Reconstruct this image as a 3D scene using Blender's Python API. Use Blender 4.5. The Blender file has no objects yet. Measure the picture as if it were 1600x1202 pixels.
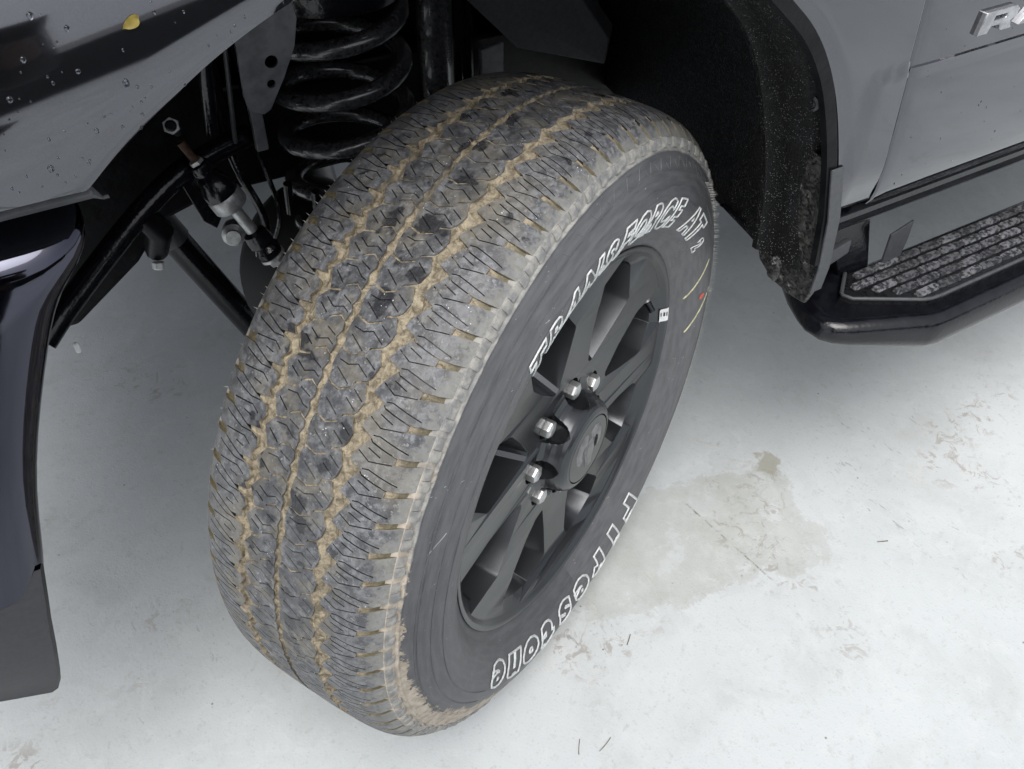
import bpy, bmesh, math, random
from mathutils import Vector, Matrix, noise as mnoise
from mathutils.geometry import tessellate_polygon
R_ = math.radians
PI = math.pi
random.seed(7)
scene = bpy.context.scene
C = bpy.data.collections.new("photo_place"); scene.collection.children.link(C)

# ------------------------------------------------------------------ camera
cam = bpy.data.cameras.new("camera")
cam.sensor_fit = 'HORIZONTAL'; cam.sensor_width = 36.0
cam.lens = 1433.26/1600*36.0
cam.clip_start = 0.02; cam.clip_end = 500
camo = bpy.data.objects.new("camera", cam); C.objects.link(camo)
yaw, pitch, roll = .536811, .752995, .0116266
cy, sy, cp, sp = math.cos(yaw), math.sin(yaw), math.cos(pitch), math.sin(pitch)
cf = Vector((cp*sy, cp*cy, -sp)); cr0 = Vector((cy, -sy, 0)); cu0 = cr0.cross(cf)
cr = cr0*math.cos(roll)+cu0*math.sin(roll); cu = cu0*math.cos(roll)-cr0*math.sin(roll)
camo.matrix_world = Matrix(((cr.x, cu.x, -cf.x, -.44564), (cr.y, cu.y, -cf.y, -.774758), (cr.z, cu.z, -cf.z, 1.315986), (0, 0, 0, 1)))
scene.camera = camo

# ------------------------------------------------------------------ light
SUN_EL, SUN_AZ = R_(60), R_(212)       # azimuth: compass-like, from +Y towards +X
w = bpy.data.worlds.new("World"); scene.world = w; w.use_nodes = True
nt = w.node_tree; nt.nodes.clear()
sky = nt.nodes.new('ShaderNodeTexSky'); sky.sky_type = 'NISHITA'; sky.sun_disc = False
sky.sun_elevation = SUN_EL; sky.sun_rotation = SUN_AZ
sky.air_density = 1.0; sky.dust_density = 4.0; sky.ozone_density = 1.0
bgn = nt.nodes.new('ShaderNodeBackground'); bgn.inputs['Strength'].default_value = .15
out = nt.nodes.new('ShaderNodeOutputWorld')
hsv = nt.nodes.new('ShaderNodeHueSaturation'); hsv.inputs['Saturation'].default_value = .30
nt.links.new(sky.outputs[0], hsv.inputs['Color']); nt.links.new(hsv.outputs[0], bgn.inputs[0]); nt.links.new(bgn.outputs[0], out.inputs[0])
sl = bpy.data.lights.new("sun", 'SUN'); sl.energy = 1.5; sl.angle = R_(45); sl.color = (1, .97, .93)
so = bpy.data.objects.new("sun", sl); C.objects.link(so)
sd = Vector((math.sin(SUN_AZ)*math.cos(SUN_EL), math.cos(SUN_AZ)*math.cos(SUN_EL), math.sin(SUN_EL)))
so.rotation_euler = sd.to_track_quat('Z', 'Y').to_euler(); so.location = sd*20
scene.view_settings.view_transform = 'Standard'; scene.view_settings.look = 'None'
scene.view_settings.exposure = 0.36; scene.view_settings.gamma = 1
scene.render.resolution_x = 1024; scene.render.resolution_y = 769

# ------------------------------------------------------------------ helpers
def link(o, parent=None):
    C.objects.link(o)
    if parent: o.parent = parent
    return o
def meshdata(name, bm, m, smooth=30):
    bmesh.ops.recalc_face_normals(bm, faces=bm.faces)
    me = bpy.data.meshes.new(name); bm.to_mesh(me); bm.free()
    if m is not None:
        for mm in (m if isinstance(m, (list, tuple)) else [m]): me.materials.append(mm)
    if smooth:
        me.polygons.foreach_set('use_smooth', [True]*len(me.polygons))
        me.set_sharp_from_angle(angle=R_(smooth))
    return me
def obj(name, bm, m, parent=None, smooth=30, bevel=0, seg=2):
    o = bpy.data.objects.new(name, meshdata(name, bm, m, smooth)); link(o, parent)
    if bevel:
        b = o.modifiers.new('bevel', 'BEVEL'); b.width = bevel; b.segments = seg; b.limit_method = 'ANGLE'; b.angle_limit = R_(35)
    return o
def empty(name, parent=None):
    o = bpy.data.objects.new(name, None); o.empty_display_size = .1; return link(o, parent)
def thing(o, label, cat, group=None):
    o['label'] = label; o['category'] = cat
    if group: o['group'] = group
    return o
def kind(o, k): o['kind'] = k; return o
def V(*a): return Vector(a)
def grid(bm, P, close_u=False, close_v=False, mi=0):
    vs = [[bm.verts.new(p) for p in row] for row in P]
    n, k = len(vs), len(vs[0])
    for i in range(n if close_u else n-1):
        for j in range(k if close_v else k-1):
            f = bm.faces.new((vs[i][j], vs[(i+1) % n][j], vs[(i+1) % n][(j+1) % k], vs[i][(j+1) % k])); f.material_index = mi
    return vs
def lathe(bm, prof, n=64, axis=None, caps=False):
    """prof: list of (u, r); local z = axis"""
    P = [[V(r*math.sin(2*PI*i/n), r*math.cos(2*PI*i/n), u) for u, r in prof] for i in range(n)]
    vs = grid(bm, P, close_u=True)
    if caps:
        bm.faces.new([vs[i][0] for i in range(n)]); bm.faces.new([vs[i][-1] for i in range(n)])
    return vs
def tube(bm, pts, r, n=12, caps=True):
    pts = [Vector(p) for p in pts]; rows = []
    rr = r if isinstance(r, (list, tuple)) else [r]*len(pts)
    t0 = (pts[1]-pts[0]).normalized(); nrm = t0.orthogonal().normalized()
    for i, p in enumerate(pts):
        t = (pts[min(i+1, len(pts)-1)]-pts[max(i-1, 0)]).normalized()
        nrm = (nrm-t*nrm.dot(t)).normalized(); b = t.cross(nrm)
        rows.append([p+(nrm*math.cos(2*PI*k/n)+b*math.sin(2*PI*k/n))*rr[i] for k in range(n)])
    vs = grid(bm, rows, close_v=True)
    if caps: bm.faces.new(vs[0]); bm.faces.new(vs[-1])
def box(bm, c, s, rot=None):
    M = Matrix.Translation(Vector(c)) @ ((rot or Matrix.Identity(3)).to_4x4()) @ Matrix.Diagonal((*s, 1))
    bmesh.ops.create_cube(bm, size=1, matrix=M)
def prism(bm, pts, vec):
    """closed prism of polygon pts (3D) extruded by vec"""
    a = [bm.verts.new(p) for p in pts]; b = [bm.verts.new(Vector(p)+Vector(vec)) for p in pts]
    bm.faces.new(a); bm.faces.new(b[::-1])
    for i in range(len(a)):
        j = (i+1) % len(a); bm.faces.new((a[i], b[i], b[j], a[j]))
def ax_matrix(p, d):
    """matrix placing local z along d at p"""
    q = Vector(d).normalized().to_track_quat('Z', 'Y'); return Matrix.Translation(Vector(p)) @ q.to_matrix().to_4x4()
def interp(x, P):
    if x <= P[0][0]: return P[0][1]
    for (a, b), (c, d) in zip(P, P[1:]):
        if x <= c: return b+(d-b)*(x-a)/(c-a)
    return P[-1][1]
def smooth(a, b, x):
    t = max(0., min(1., (x-a)/(b-a))); return t*t*(3-2*t)
def catmull(pts, n=8):
    P = [Vector(p) for p in pts]; P = [P[0]*2-P[1]]+P+[P[-1]*2-P[-2]]; o = []
    for i in range(1, len(P)-2):
        for k in range(n):
            t = k/n; a, b, c, d = P[i-1:i+3]
            o.append(.5*((2*b)+(c-a)*t+(2*a-5*b+4*c-d)*t*t+(3*b-a-3*c+d)*t**3))
    o.append(P[-2]); return o

# ------------------------------------------------------------------ node helper
class G:
    def __init__(s, name):
        s.m = bpy.data.materials.new(name); s.m.use_nodes = True; s.t = s.m.node_tree; s.t.nodes.clear()
        s.o = s.t.nodes.new('ShaderNodeOutputMaterial'); s.b = s.t.nodes.new('ShaderNodeBsdfPrincipled')
        s.t.links.new(s.b.outputs[0], s.o.inputs[0])
        s.geo = None; s.tc = None
    def set(s, sock, v):
        if isinstance(v, bpy.types.NodeSocket): s.t.links.new(v, sock)
        elif isinstance(v, (tuple, list)) and sock.type == 'RGBA' and len(v) == 3: sock.default_value = (*v, 1)
        else: sock.default_value = v
    def pos(s):
        if not s.geo: s.geo = s.t.nodes.new('ShaderNodeNewGeometry')
        return s.geo.outputs['Position']
    def obj(s):
        if not s.tc: s.tc = s.t.nodes.new('ShaderNodeTexCoord')
        return s.tc.outputs['Object']
    def nz(s, scale, detail=4, rough=.55, vec=None, dist=0):
        n = s.t.nodes.new('ShaderNodeTexNoise'); s.set(n.inputs['Vector'], vec or s.pos())
        n.inputs['Scale'].default_value = scale; n.inputs['Detail'].default_value = detail; n.inputs['Roughness'].default_value = rough; n.inputs['Distortion'].default_value = dist
        return n.outputs[0]
    def vor(s, scale, vec=None, rnd=1):
        n = s.t.nodes.new('ShaderNodeTexVoronoi'); s.set(n.inputs['Vector'], vec or s.pos()); n.inputs['Scale'].default_value = scale; n.inputs['Randomness'].default_value = rnd
        return n.outputs['Distance']
    def ma(s, op, a, b=0., c=None, clamp=False):
        n = s.t.nodes.new('ShaderNodeMath'); n.operation = op; n.use_clamp = clamp
        s.set(n.inputs[0], a); s.set(n.inputs[1], b)
        if c is not None: s.set(n.inputs[2], c)
        return n.outputs[0]
    def step(s, v, a, b, lo=0., hi=1.):
        n = s.t.nodes.new('ShaderNodeMapRange'); n.interpolation_type = 'SMOOTHSTEP'; s.set(n.inputs[0], v)
        s.set(n.inputs[1], a); s.set(n.inputs[2], b); s.set(n.inputs[3], lo); s.set(n.inputs[4], hi); return n.outputs[0]
    def mix(s, f, a, b):
        n = s.t.nodes.new('ShaderNodeMix'); n.data_type = 'RGBA'; s.set(n.inputs[0], f); s.set(n.inputs[6], a); s.set(n.inputs[7], b); return n.outputs[2]
    def xyz(s, v):
        n = s.t.nodes.new('ShaderNodeSeparateXYZ'); s.t.links.new(v, n.inputs[0]); return n.outputs
    def comb(s, x, y, z):
        n = s.t.nodes.new('ShaderNodeCombineXYZ'); s.set(n.inputs[0], x); s.set(n.inputs[1], y); s.set(n.inputs[2], z); return n.outputs[0]
    def vscale(s, v, sc):
        n = s.t.nodes.new('ShaderNodeMapping'); s.set(n.inputs[0], v); n.inputs[3].default_value = sc; return n.outputs[0]
    def bump(s, h, strength=.3, dist=.001, prev=None):
        n = s.t.nodes.new('ShaderNodeBump'); n.inputs['Strength'].default_value = strength; n.inputs['Distance'].default_value = dist
        s.set(n.inputs['Height'], h)
        if prev: s.set(n.inputs['Normal'], prev)
        return n.outputs[0]
    def fin(s, color=None, rough=None, metal=None, normal=None, **k):
        if color is not None: s.set(s.b.inputs['Base Color'], color)
        if rough is not None: s.set(s.b.inputs['Roughness'], rough)
        if metal is not None: s.set(s.b.inputs['Metallic'], metal)
        if normal is not None: s.set(s.b.inputs['Normal'], normal)
        for n, v in k.items(): s.set(s.b.inputs[n.replace('_', ' ')], v)
        return s.m
M = {}
def simple(name, c, rough=.5, metal=0., var=.25, sc=60, bs=.15, bd=.001, **k):
    g = G(name); n = g.nz(sc, 4, .6)
    lo = tuple(x*(1-var) for x in c); hi = tuple(min(1, x*(1+var)) for x in c)
    return g.fin(g.mix(g.step(n, .3, .7), lo, hi), g.ma('ADD', rough-.05, g.ma('MULTIPLY', n, .1)), metal, normal=g.bump(g.nz(sc*4, 3, .6), bs, bd), **k)
# --- floor: pale painted concrete, worn, with an olive damp patch and scuffs
g = G('floor_paint'); P3 = g.xyz(g.pos()); px, py = P3[0], P3[1]
big = g.nz(1.3, 5, .6); mid = g.nz(7, 6, .65, dist=.6); fine = g.nz(60, 5, .7); vf = g.nz(240, 3, .6)
col = g.mix(g.step(big, .35, .7), (.545, .582, .596), (.618, .652, .664))
cloud = g.nz(3.4, 7, .68, dist=.4); col = g.mix(g.ma('MULTIPLY', g.step(cloud, .47, .72), .42), col, (.475, .50, .495))
col = g.mix(g.ma('MULTIPLY', g.step(mid, .50, .70), .40), col, (.47, .485, .47))
col = g.mix(g.ma('MULTIPLY', g.step(g.nz(22, 6, .72, dist=.8), .50, .68), .30), col, (.70, .71, .71))
col = g.mix(g.ma('MULTIPLY', g.step(fine, .54, .72), .35), col, (.42, .425, .41))
col = g.mix(g.ma('MULTIPLY', g.step(vf, .60, .70), .30), col, (.36, .365, .36))
warp = g.ma('MULTIPLY', g.ma('SUBTRACT', g.nz(9, 6, .7), .5), .19)
ox = g.ma('ADD', px, warp); oy = g.ma('ADD', py, g.ma('MULTIPLY', g.ma('SUBTRACT', g.nz(11, 6, .7), .5), .17))
# patch: rotated box, centre (.35,-.085); axes along (.85,-.25) and across
cx, cyy, an = .335, -.075, R_(-14)
rx = g.ma('ADD', g.ma('MULTIPLY', g.ma('SUBTRACT', ox, cx), math.cos(an)), g.ma('MULTIPLY', g.ma('SUBTRACT', oy, cyy), math.sin(an)))
ry = g.ma('SUBTRACT', g.ma('MULTIPLY', g.ma('SUBTRACT', oy, cyy), math.cos(an)), g.ma('MULTIPLY', g.ma('SUBTRACT', ox, cx), math.sin(an)))
dmask = g.ma('MAXIMUM', g.ma('DIVIDE', g.ma('ABSOLUTE', rx), .235), g.ma('DIVIDE', g.ma('ABSOLUTE', ry), .115))
patch = g.ma('MULTIPLY', g.step(dmask, .80, 1.02, 1., 0.), g.step(g.nz(12, 6, .7), .36, .50, .25, 1.))
stc = g.mix(g.step(g.nz(16, 6, .7), .42, .66), (.385, .40, .355), (.50, .515, .475))
col = g.mix(g.ma('MULTIPLY', patch, .42), col, stc)
ring = g.ma('MULTIPLY', g.step(dmask, .72, .95), g.step(dmask, .97, 1.02, 1., 0.))
col = g.mix(g.ma('MULTIPLY', ring, .20), col, (.30, .30, .25))
# small separate olive spot
d2 = g.ma('SQRT', g.ma('ADD', g.ma('POWER', g.ma('MULTIPLY', g.ma('SUBTRACT', ox, .572), .8), 2.), g.ma('POWER', g.ma('SUBTRACT', oy, -.02), 2.)))
col = g.mix(g.step(d2, .018, .03, .75, 0.), col, (.36, .35, .29))
# fine straight crack through the patch from (.384,-.015) to (.407,-.222)
cxn = g.ma('SUBTRACT', px, g.ma('ADD', .382, g.ma('MULTIPLY', g.ma('SUBTRACT', -.015, py), .111)))
crk = g.ma('MULTIPLY', g.step(g.ma('ABSOLUTE', g.ma('ADD', cxn, g.ma('MULTIPLY', g.ma('SUBTRACT', fine, .5), .006))), .0008, .0026, 1., 0.), g.ma('MULTIPLY', g.step(py, -.24, -.2), g.step(py, -.03, 0., 1., 0.)))
col = g.mix(g.ma('MULTIPLY', crk, g.step(fine, .42, .60, .05, .75)), col, (.17, .16, .13))
# rust-grey scuffed places
sc = g.ma('MULTIPLY', g.step(g.nz(3.1, 2, .5), .57, .66), g.step(g.nz(34, 5, .75, dist=1.2), .53, .62))
col = g.mix(g.ma('MULTIPLY', sc, .75), col, (.36, .34, .32))
scuff = g.ma('MULTIPLY', g.step(g.nz(1.9, 2, .5, vec=g.vscale(g.pos(), (1, 1.6, 1))), .55, .68), g.step(g.nz(90, 4, .8, vec=g.vscale(g.pos(), (1, .35, 1)), dist=.8), .60, .68))
col = g.mix(g.ma('MULTIPLY', scuff, .7), col, (.25, .26, .26))
spk = g.ma('MULTIPLY', g.step(g.vor(38), .05, .09, 1., 0.), g.step(g.nz(13, 1), .60, .66))
col = g.mix(g.ma('MULTIPLY', spk, .8), col, (.16, .15, .12))
wet = g.step(g.nz(2.3, 3, .5), .40, .62)
h = g.ma('ADD', g.ma('MULTIPLY', mid, .6), g.ma('ADD', g.ma('MULTIPLY', fine, .5), g.ma('MULTIPLY', vf, .35)))
M['floor'] = g.fin(col, g.ma('SUBTRACT', g.ma('ADD', g.step(wet, 0., 1., .46, .26), g.ma('MULTIPLY', fine, .2)), g.ma('MULTIPLY', patch, .12)), normal=g.bump(h, .35, .002))
# --- car paint
def paint(name, c, rough=.35, coat=1., drops=True):
    g = G(name)
    n = g.nz(900, 2, .5); b = g.bump(g.nz(70, 2, .5), .02, .001)
    g.fin(g.mix(g.step(n, .3, .7), tuple(x*.92 for x in c), tuple(x*1.08 for x in c)), rough, .95, normal=b)
    g.b.inputs['Coat Weight'].default_value = coat; g.b.inputs['Coat Roughness'].default_value = .035; g.b.inputs['Coat IOR'].default_value = 1.55
    return g.m
M['paint'] = paint('grey_car_paint', (.084, .087, .099), .07)
g = G('dark_mirror_bumper'); g.fin((.075, .077, .098), g.ma('ADD', .05, g.ma('MULTIPLY', g.nz(40, 3, .5), .04)), 1., normal=g.bump(g.nz(25, 2, .5), .015, .002))
M['bpaint'] = g.m
# --- rubber of the tread tops: dusty grey film, mottled, some clean black places, brown tint
g = G('tread_rubber')
a = g.nz(170, 6, .68, dist=.4); b = g.nz(26, 3, .6); c = g.nz(11, 2, .5)
dust = g.step(a, .34, .66); col = g.mix(dust, (.076, .079, .087), (.205, .212, .224)); col = g.mix(g.ma('MULTIPLY', g.step(g.nz(95, 4, .6), .50, .58), .7), col, (.045, .047, .052)); col = g.mix(g.ma('MULTIPLY', g.step(g.nz(190, 3, .6), .60, .68), .5), col, (.40, .405, .41))
col = g.mix(g.ma('MULTIPLY', g.step(b, .5, .66), .55), col, (.06, .06, .062))
col = g.mix(g.ma('MULTIPLY', g.step(c, .56, .68), .3), col, (.22, .20, .15))
wide = g.step(g.ma('ABSOLUTE', g.xyz(g.obj())[2]), .045, .075, 0., .07)
tz = g.ma('ABSOLUTE', g.xyz(g.obj())[2]); col = g.mix(g.ma('MULTIPLY', g.step(tz, .040, .060, .62, .12), g.step(g.nz(48, 4, .6), .38, .60)), col, (.040, .042, .047)); tint = g.ma('MULTIPLY', g.step(tz, .070, .082, .45, .12), g.step(g.nz(30, 5, .65), .46, .66)); col = g.mix(tint, col, (.20, .18, .135))
clean_dark = g.step(g.ma('SUBTRACT', g.nz(34, 3, .5), wide), .580, .640); col = g.mix(g.ma('MULTIPLY', clean_dark, .88), col, (.028, .029, .033))
painted_glint = g.ma('MULTIPLY', g.step(g.vor(210), .09, .14, 1., 0.), g.step(g.nz(40, 1), .62, .66)); col = g.mix(painted_glint, col, (.75, .78, .8))  # white specks painted in for wet glints
# dried mud film on the outer shoulder (object space: z is the axle)
oz = g.xyz(g.obj())[2]
sh = g.ma('MULTIPLY', g.step(g.ma('ADD', oz, g.ma('ADD', g.ma('MULTIPLY', g.ma('SUBTRACT', b, .5), .05), g.ma('MULTIPLY', g.ma('SUBTRACT', a, .5), .03))), .104, .122), .8)
col = g.mix(sh, col, g.mix(g.step(a, .4, .62), (.285, .29, .285), (.21, .205, .175)))
M['tread'] = g.fin(col, g.ma('SUBTRACT', g.step(dust, 0., 1., .38, .62), g.ma('MULTIPLY', clean_dark, .25)), normal=g.bump(g.ma('ADD', a, g.ma('MULTIPLY', g.nz(600, 3, .6), .4)), .4, .0012))
M['clean_dark'] = simple('sipe_dark_rubber', (.014, .0145, .016), .4)  # undusted rubber, coloured darker so the sipe recesses look black
# --- mud in the grooves
g = G('groove_mud'); a = g.nz(120, 6, .7, dist=.8); b = g.nz(35, 4, .6); c = g.nz(14, 2, .5)
col = g.mix(g.step(a, .32, .68), (.105, .087, .056), (.40, .345, .250)); col = g.mix(g.ma('MULTIPLY', g.step(b, .55, .7), .5), col, (.30, .27, .20))
col = g.mix(g.ma('MULTIPLY', g.step(c, .6, .68), .6), col, (.06, .055, .05))
mz = g.xyz(g.obj())[2]; col = g.mix(g.ma('MULTIPLY', g.step(mz, .101, .110), .75), col, (.15, .135, .085))
col = g.mix(g.ma('MULTIPLY', g.step(mz, -.085, -.095), .8), col, (.14, .115, .06))
M['mud'] = g.fin(col, .74, normal=g.bump(g.ma('ADD', a, g.ma('MULTIPLY', g.nz(420, 4, .7), .5)), .9, .002))
# --- tyre carcass: clean dark sidewall, pale film near the shoulder, tan flaking mud low on the front
g = G('sidewall_rubber'); o3 = g.xyz(g.obj()); ox, oy, oz = o3
rr = g.ma('SQRT', g.ma('ADD', g.ma('MULTIPLY', ox, ox), g.ma('MULTIPLY', oy, oy)))
th = g.ma('ARCTAN2', ox, oy)
pol = g.comb(g.ma('MULTIPLY', th, .4), g.ma('MULTIPLY', rr, 7.), oz)
str_ = g.nz(22, 4, .6, vec=pol); a = g.nz(90, 5, .6); b = g.nz(20, 4, .6)
col = g.mix(g.step(str_, .38, .66), (.060, .062, .068), (.082, .085, .092)); col = g.mix(g.ma('MULTIPLY', g.step(th, -1.7, -.3), g.step(str_, .3, .7, .25, .6)), col, (.135, .138, .145))
col = g.mix(g.ma('MULTIPLY', g.step(b, .55, .75), .4), col, (.115, .117, .12))
col = g.mix(g.ma('MULTIPLY', g.step(g.nz(60, 3, .6, vec=pol), .62, .70), .2), col, (.17, .175, .18))
scr = g.ma('MULTIPLY', g.step(g.nz(130, 2, .5, vec=g.vscale(g.obj(), (1, 6, 2))), .70, .73), g.step(g.nz(30, 1), .55, .65)); col = g.mix(scr, col, (.5, .5, .5))
film = g.step(g.ma('ADD', rr, g.ma('MULTIPLY', g.ma('SUBTRACT', b, .5), .012)), .3915, .3945)
col = g.mix(g.ma('MULTIPLY', film, .9), col, g.mix(g.step(a, .36, .66), (.20, .205, .205), (.37, .36, .33)))
# tan flakes: radius limit falls towards the bottom of the front side
lim = g.step(th, -1.05, -2.3, .3955, .3655)
na = g.ma('ADD', g.ma('MULTIPLY', g.ma('SUBTRACT', g.nz(55, 6, .75, dist=.6), .5), .05), g.ma('MULTIPLY', g.ma('SUBTRACT', g.nz(14, 2), .5), .02))
low = g.ma('MULTIPLY', g.step(th, -.75, -1.05), g.step(th, -2.62, -2.9, 1., 0.))
bott = g.step(g.ma('ABSOLUTE', th), 2.55, 2.9)
tan = g.ma('MULTIPLY', g.step(g.ma('SUBTRACT', g.ma('ADD', rr, na), lim), -.001, .0012), g.ma('MAXIMUM', low, bott))
tcol = g.mix(g.step(a, .34, .66), (.32, .275, .215), (.52, .46, .385))
col = g.mix(g.ma('MULTIPLY', tan, .92), col, tcol)
hh = g.ma('ADD', g.ma('MULTIPLY', tan, 1.4), g.ma('ADD', g.ma('MULTIPLY', a, .3), g.ma('MULTIPLY', str_, .15)))
M['side'] = g.fin(col, g.ma('ADD', .46, g.ma('MULTIPLY', g.ma('MAXIMUM', film, tan), .25)), normal=g.bump(hh, .6, .0011))
M['rim'] = simple('satin_black_rim', (.066, .070, .075), .21, .7, .03, 500, .05, .0004)
M['rimin'] = simple('rim_barrel', (.045, .047, .050), .35)
M['nut'] = simple('bright_nut', (.50, .51, .51), .36, .7, .12, 200, .1, .0004)
M['chrome'] = simple('chrome', (.7, .71, .73), .12, 1., .05, 50, .02)
M['white'] = simple('white_paint', (.78, .79, .79), .5, 0., .08, 300, .3)
M['scuff'] = simple('pale_scuff', (.30, .30, .30), .6)
M['letter'] = simple('letter_white', (.60, .62, .62), .5, 0., .22, 260, .4)
M['yellow'] = simple('chalk_yellow', (.62, .58, .36), .6, 0., .35, 220)
M['red'] = simple('red_paint', (.62, .10, .06), .5, 0., .2, 200)
M['dark'] = simple('chassis_black', (.0055, .0058, .007), .34, 0., .4, 30, .25, .002, Specular_IOR_Level=.15)
M['gloss'] = simple('wet_gloss_black', (.006, .0065, .009), .13, 0., .4, 45, .25, .002)
M['valance'] = simple('dark_valance', (.030, .031, .036), .5, 0., .15, 160, .2)
M['plastic'] = simple('grey_plastic', (.06, .064, .07), .5, 0., .15, 160, .3)
M['bracket'] = simple('grey_bracket', (.115, .12, .13), .45, 0., .25, 60, .2)
M['steel'] = simple('zinc_steel', (.45, .46, .46), .38, .6, .25, 120, .3)
M['rust'] = simple('rusty_stud', (.06, .028, .016), .7, .2, .4, 200, .5)
M['black'] = simple('black_gap', (.004, .004, .005), .8)
M['spring'] = simple('spring_black', (.040, .041, .045), .16, 0., .5, 160, .35, .001, Coat_Weight=1., Coat_Roughness=.06)
M['leaf'] = simple('yellow_leaf', (.17, .13, .02), .5, 0., .3, 120)
M['twig'] = simple('dry_twig', (.16, .14, .11), .8, 0., .4, 200)
M['hair'] = simple('rubber_hair', (.60, .60, .58), .6)
# wheel-house liner: black, rough, wet; pale flecks painted as its glints
g = G('wet_liner'); n = g.nz(260, 4, .7); v = g.vor(380); m2 = g.nz(24, 3, .6)
fl = g.ma('MULTIPLY', g.step(v, .16, .24, 1., 0.), g.step(g.nz(70, 2, .6), .43, .52))
col = g.mix(g.step(n, .35, .7), (.0018, .002, .0024), (.006, .0063, .007)); col = g.mix(g.ma('MULTIPLY', fl, .85), col, (.34, .345, .35)); col = g.mix(g.ma('MULTIPLY', g.step(m2, .50, .70), .3), col, (.03, .031, .033))
M['liner'] = g.fin(col, g.step(n, .35, .65, .35, .65), Specular_IOR_Level=.3, normal=g.bump(g.ma('ADD', n, g.ma('MULTIPLY', fl, .8)), .8, .002))
g = G('muddy_flap'); n = g.nz(120, 5, .7, dist=.8); m2 = g.nz(45, 4, .7)
col = g.mix(g.step(n, .45, .66), (.012, .012, .013), (.10, .098, .09)); col = g.mix(g.ma('MULTIPLY', g.step(m2, .60, .68), .7), col, (.42, .42, .41))
M['flap'] = g.fin(col, g.step(n, .4, .6, .25, .6), normal=g.bump(g.ma('ADD', n, m2), .9, .002))
# running board tread: wet black with the sky's pale reflection painted on the ribs
g = G('step_rib_sky_sheen'); n = g.nz(45, 5, .65, dist=1); m2 = g.nz(160, 4, .6)
col = g.mix(g.step(m2, .40, .60), (.035, .036, .040), (.19, .195, .21)); col = g.mix(g.step(n, .60, .66), col, (.02, .021, .024))
M['padbase'] = simple('black_step_pad', (.010, .0105, .012), .28, 0., .4, 120, .4)
inf = g.t.nodes.new('ShaderNodeObjectInfo'); col = g.mix(g.ma('MULTIPLY', inf.outputs['Random'], .65), col, (.03, .031, .034))
M['pad'] = g.fin(col, g.step(n, .4, .6, .12, .32), normal=g.bump(g.ma('ADD', n, g.ma('MULTIPLY', m2, .5)), .6, .002))
g = G('water'); g.fin((.9, .95, 1.), .02, Transmission_Weight=1., IOR=1.33); M['water'] = g.m

# ------------------------------------------------------------------ setting
bm = bmesh.new(); S = 60; FZ = .012
grid(bm, [[V(x, y, FZ) for y in (-S, -6, -2, 0, 2, 6, S)] for x in (-S, -6, -2, 0, 2, 6, S)])
floor = kind(obj('floor', bm, M['floor'], smooth=0), 'structure')

# ------------------------------------------------------------------ the truck
truck = empty('pickup_truck'); truck.location = (0, 0, 0)
thing(truck, 'grey pickup truck on pale concrete, its front wheel turned outward, muddy tread facing the camera', 'truck')

# ================= wheel =================
N_P = 82; TR = .433; T0 = R_(-30)
s_, c_ = .472407, -.010377
AX = V(math.sin(s_)*math.cos(c_), -math.cos(s_)*math.cos(c_), math.sin(c_)); FWD = V(-math.cos(s_), -math.sin(s_), 0); UP = -AX.cross(FWD)
wheel = empty('front_wheel', truck)
wheel.matrix_world = Matrix(((-FWD.x, UP.x, AX.x, 0), (-FWD.y, UP.y, AX.y, 0), (-FWD.z, UP.z, AX.z, .433), (0, 0, 0, 1)))
CROWN = [(0, .433), (.03, .4329), (.055, .4321), (.07, .4311), (.08, .4299), (.09, .4280), (.098, .4255), (.105, .4222), (.111, .4180), (.116, .4130), (.121, .4065), (.126, .398)]
def crown(u): return interp(abs(u), CROWN)
def tp(u, t, h):
    """tread coordinates (u across, t along, h depth below the crown) -> wheel local"""
    r = crown(u)-h; th = T0+t/TR
    return V(r*math.sin(th), r*math.cos(th), u)
def slot(line, wd=1.05):
    """closed thin polygon round a polyline"""
    L = [Vector((*p, 0)) for p in line]; lft, rgt = [], []
    for i, p in enumerate(L):
        d = (L[min(i+1, len(L)-1)]-L[max(i-1, 0)]).normalized(); n = V(-d.y, d.x, 0)*wd/2
        lft.append(p+n); rgt.append(p-n)
    return lft+rgt[::-1]
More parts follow.
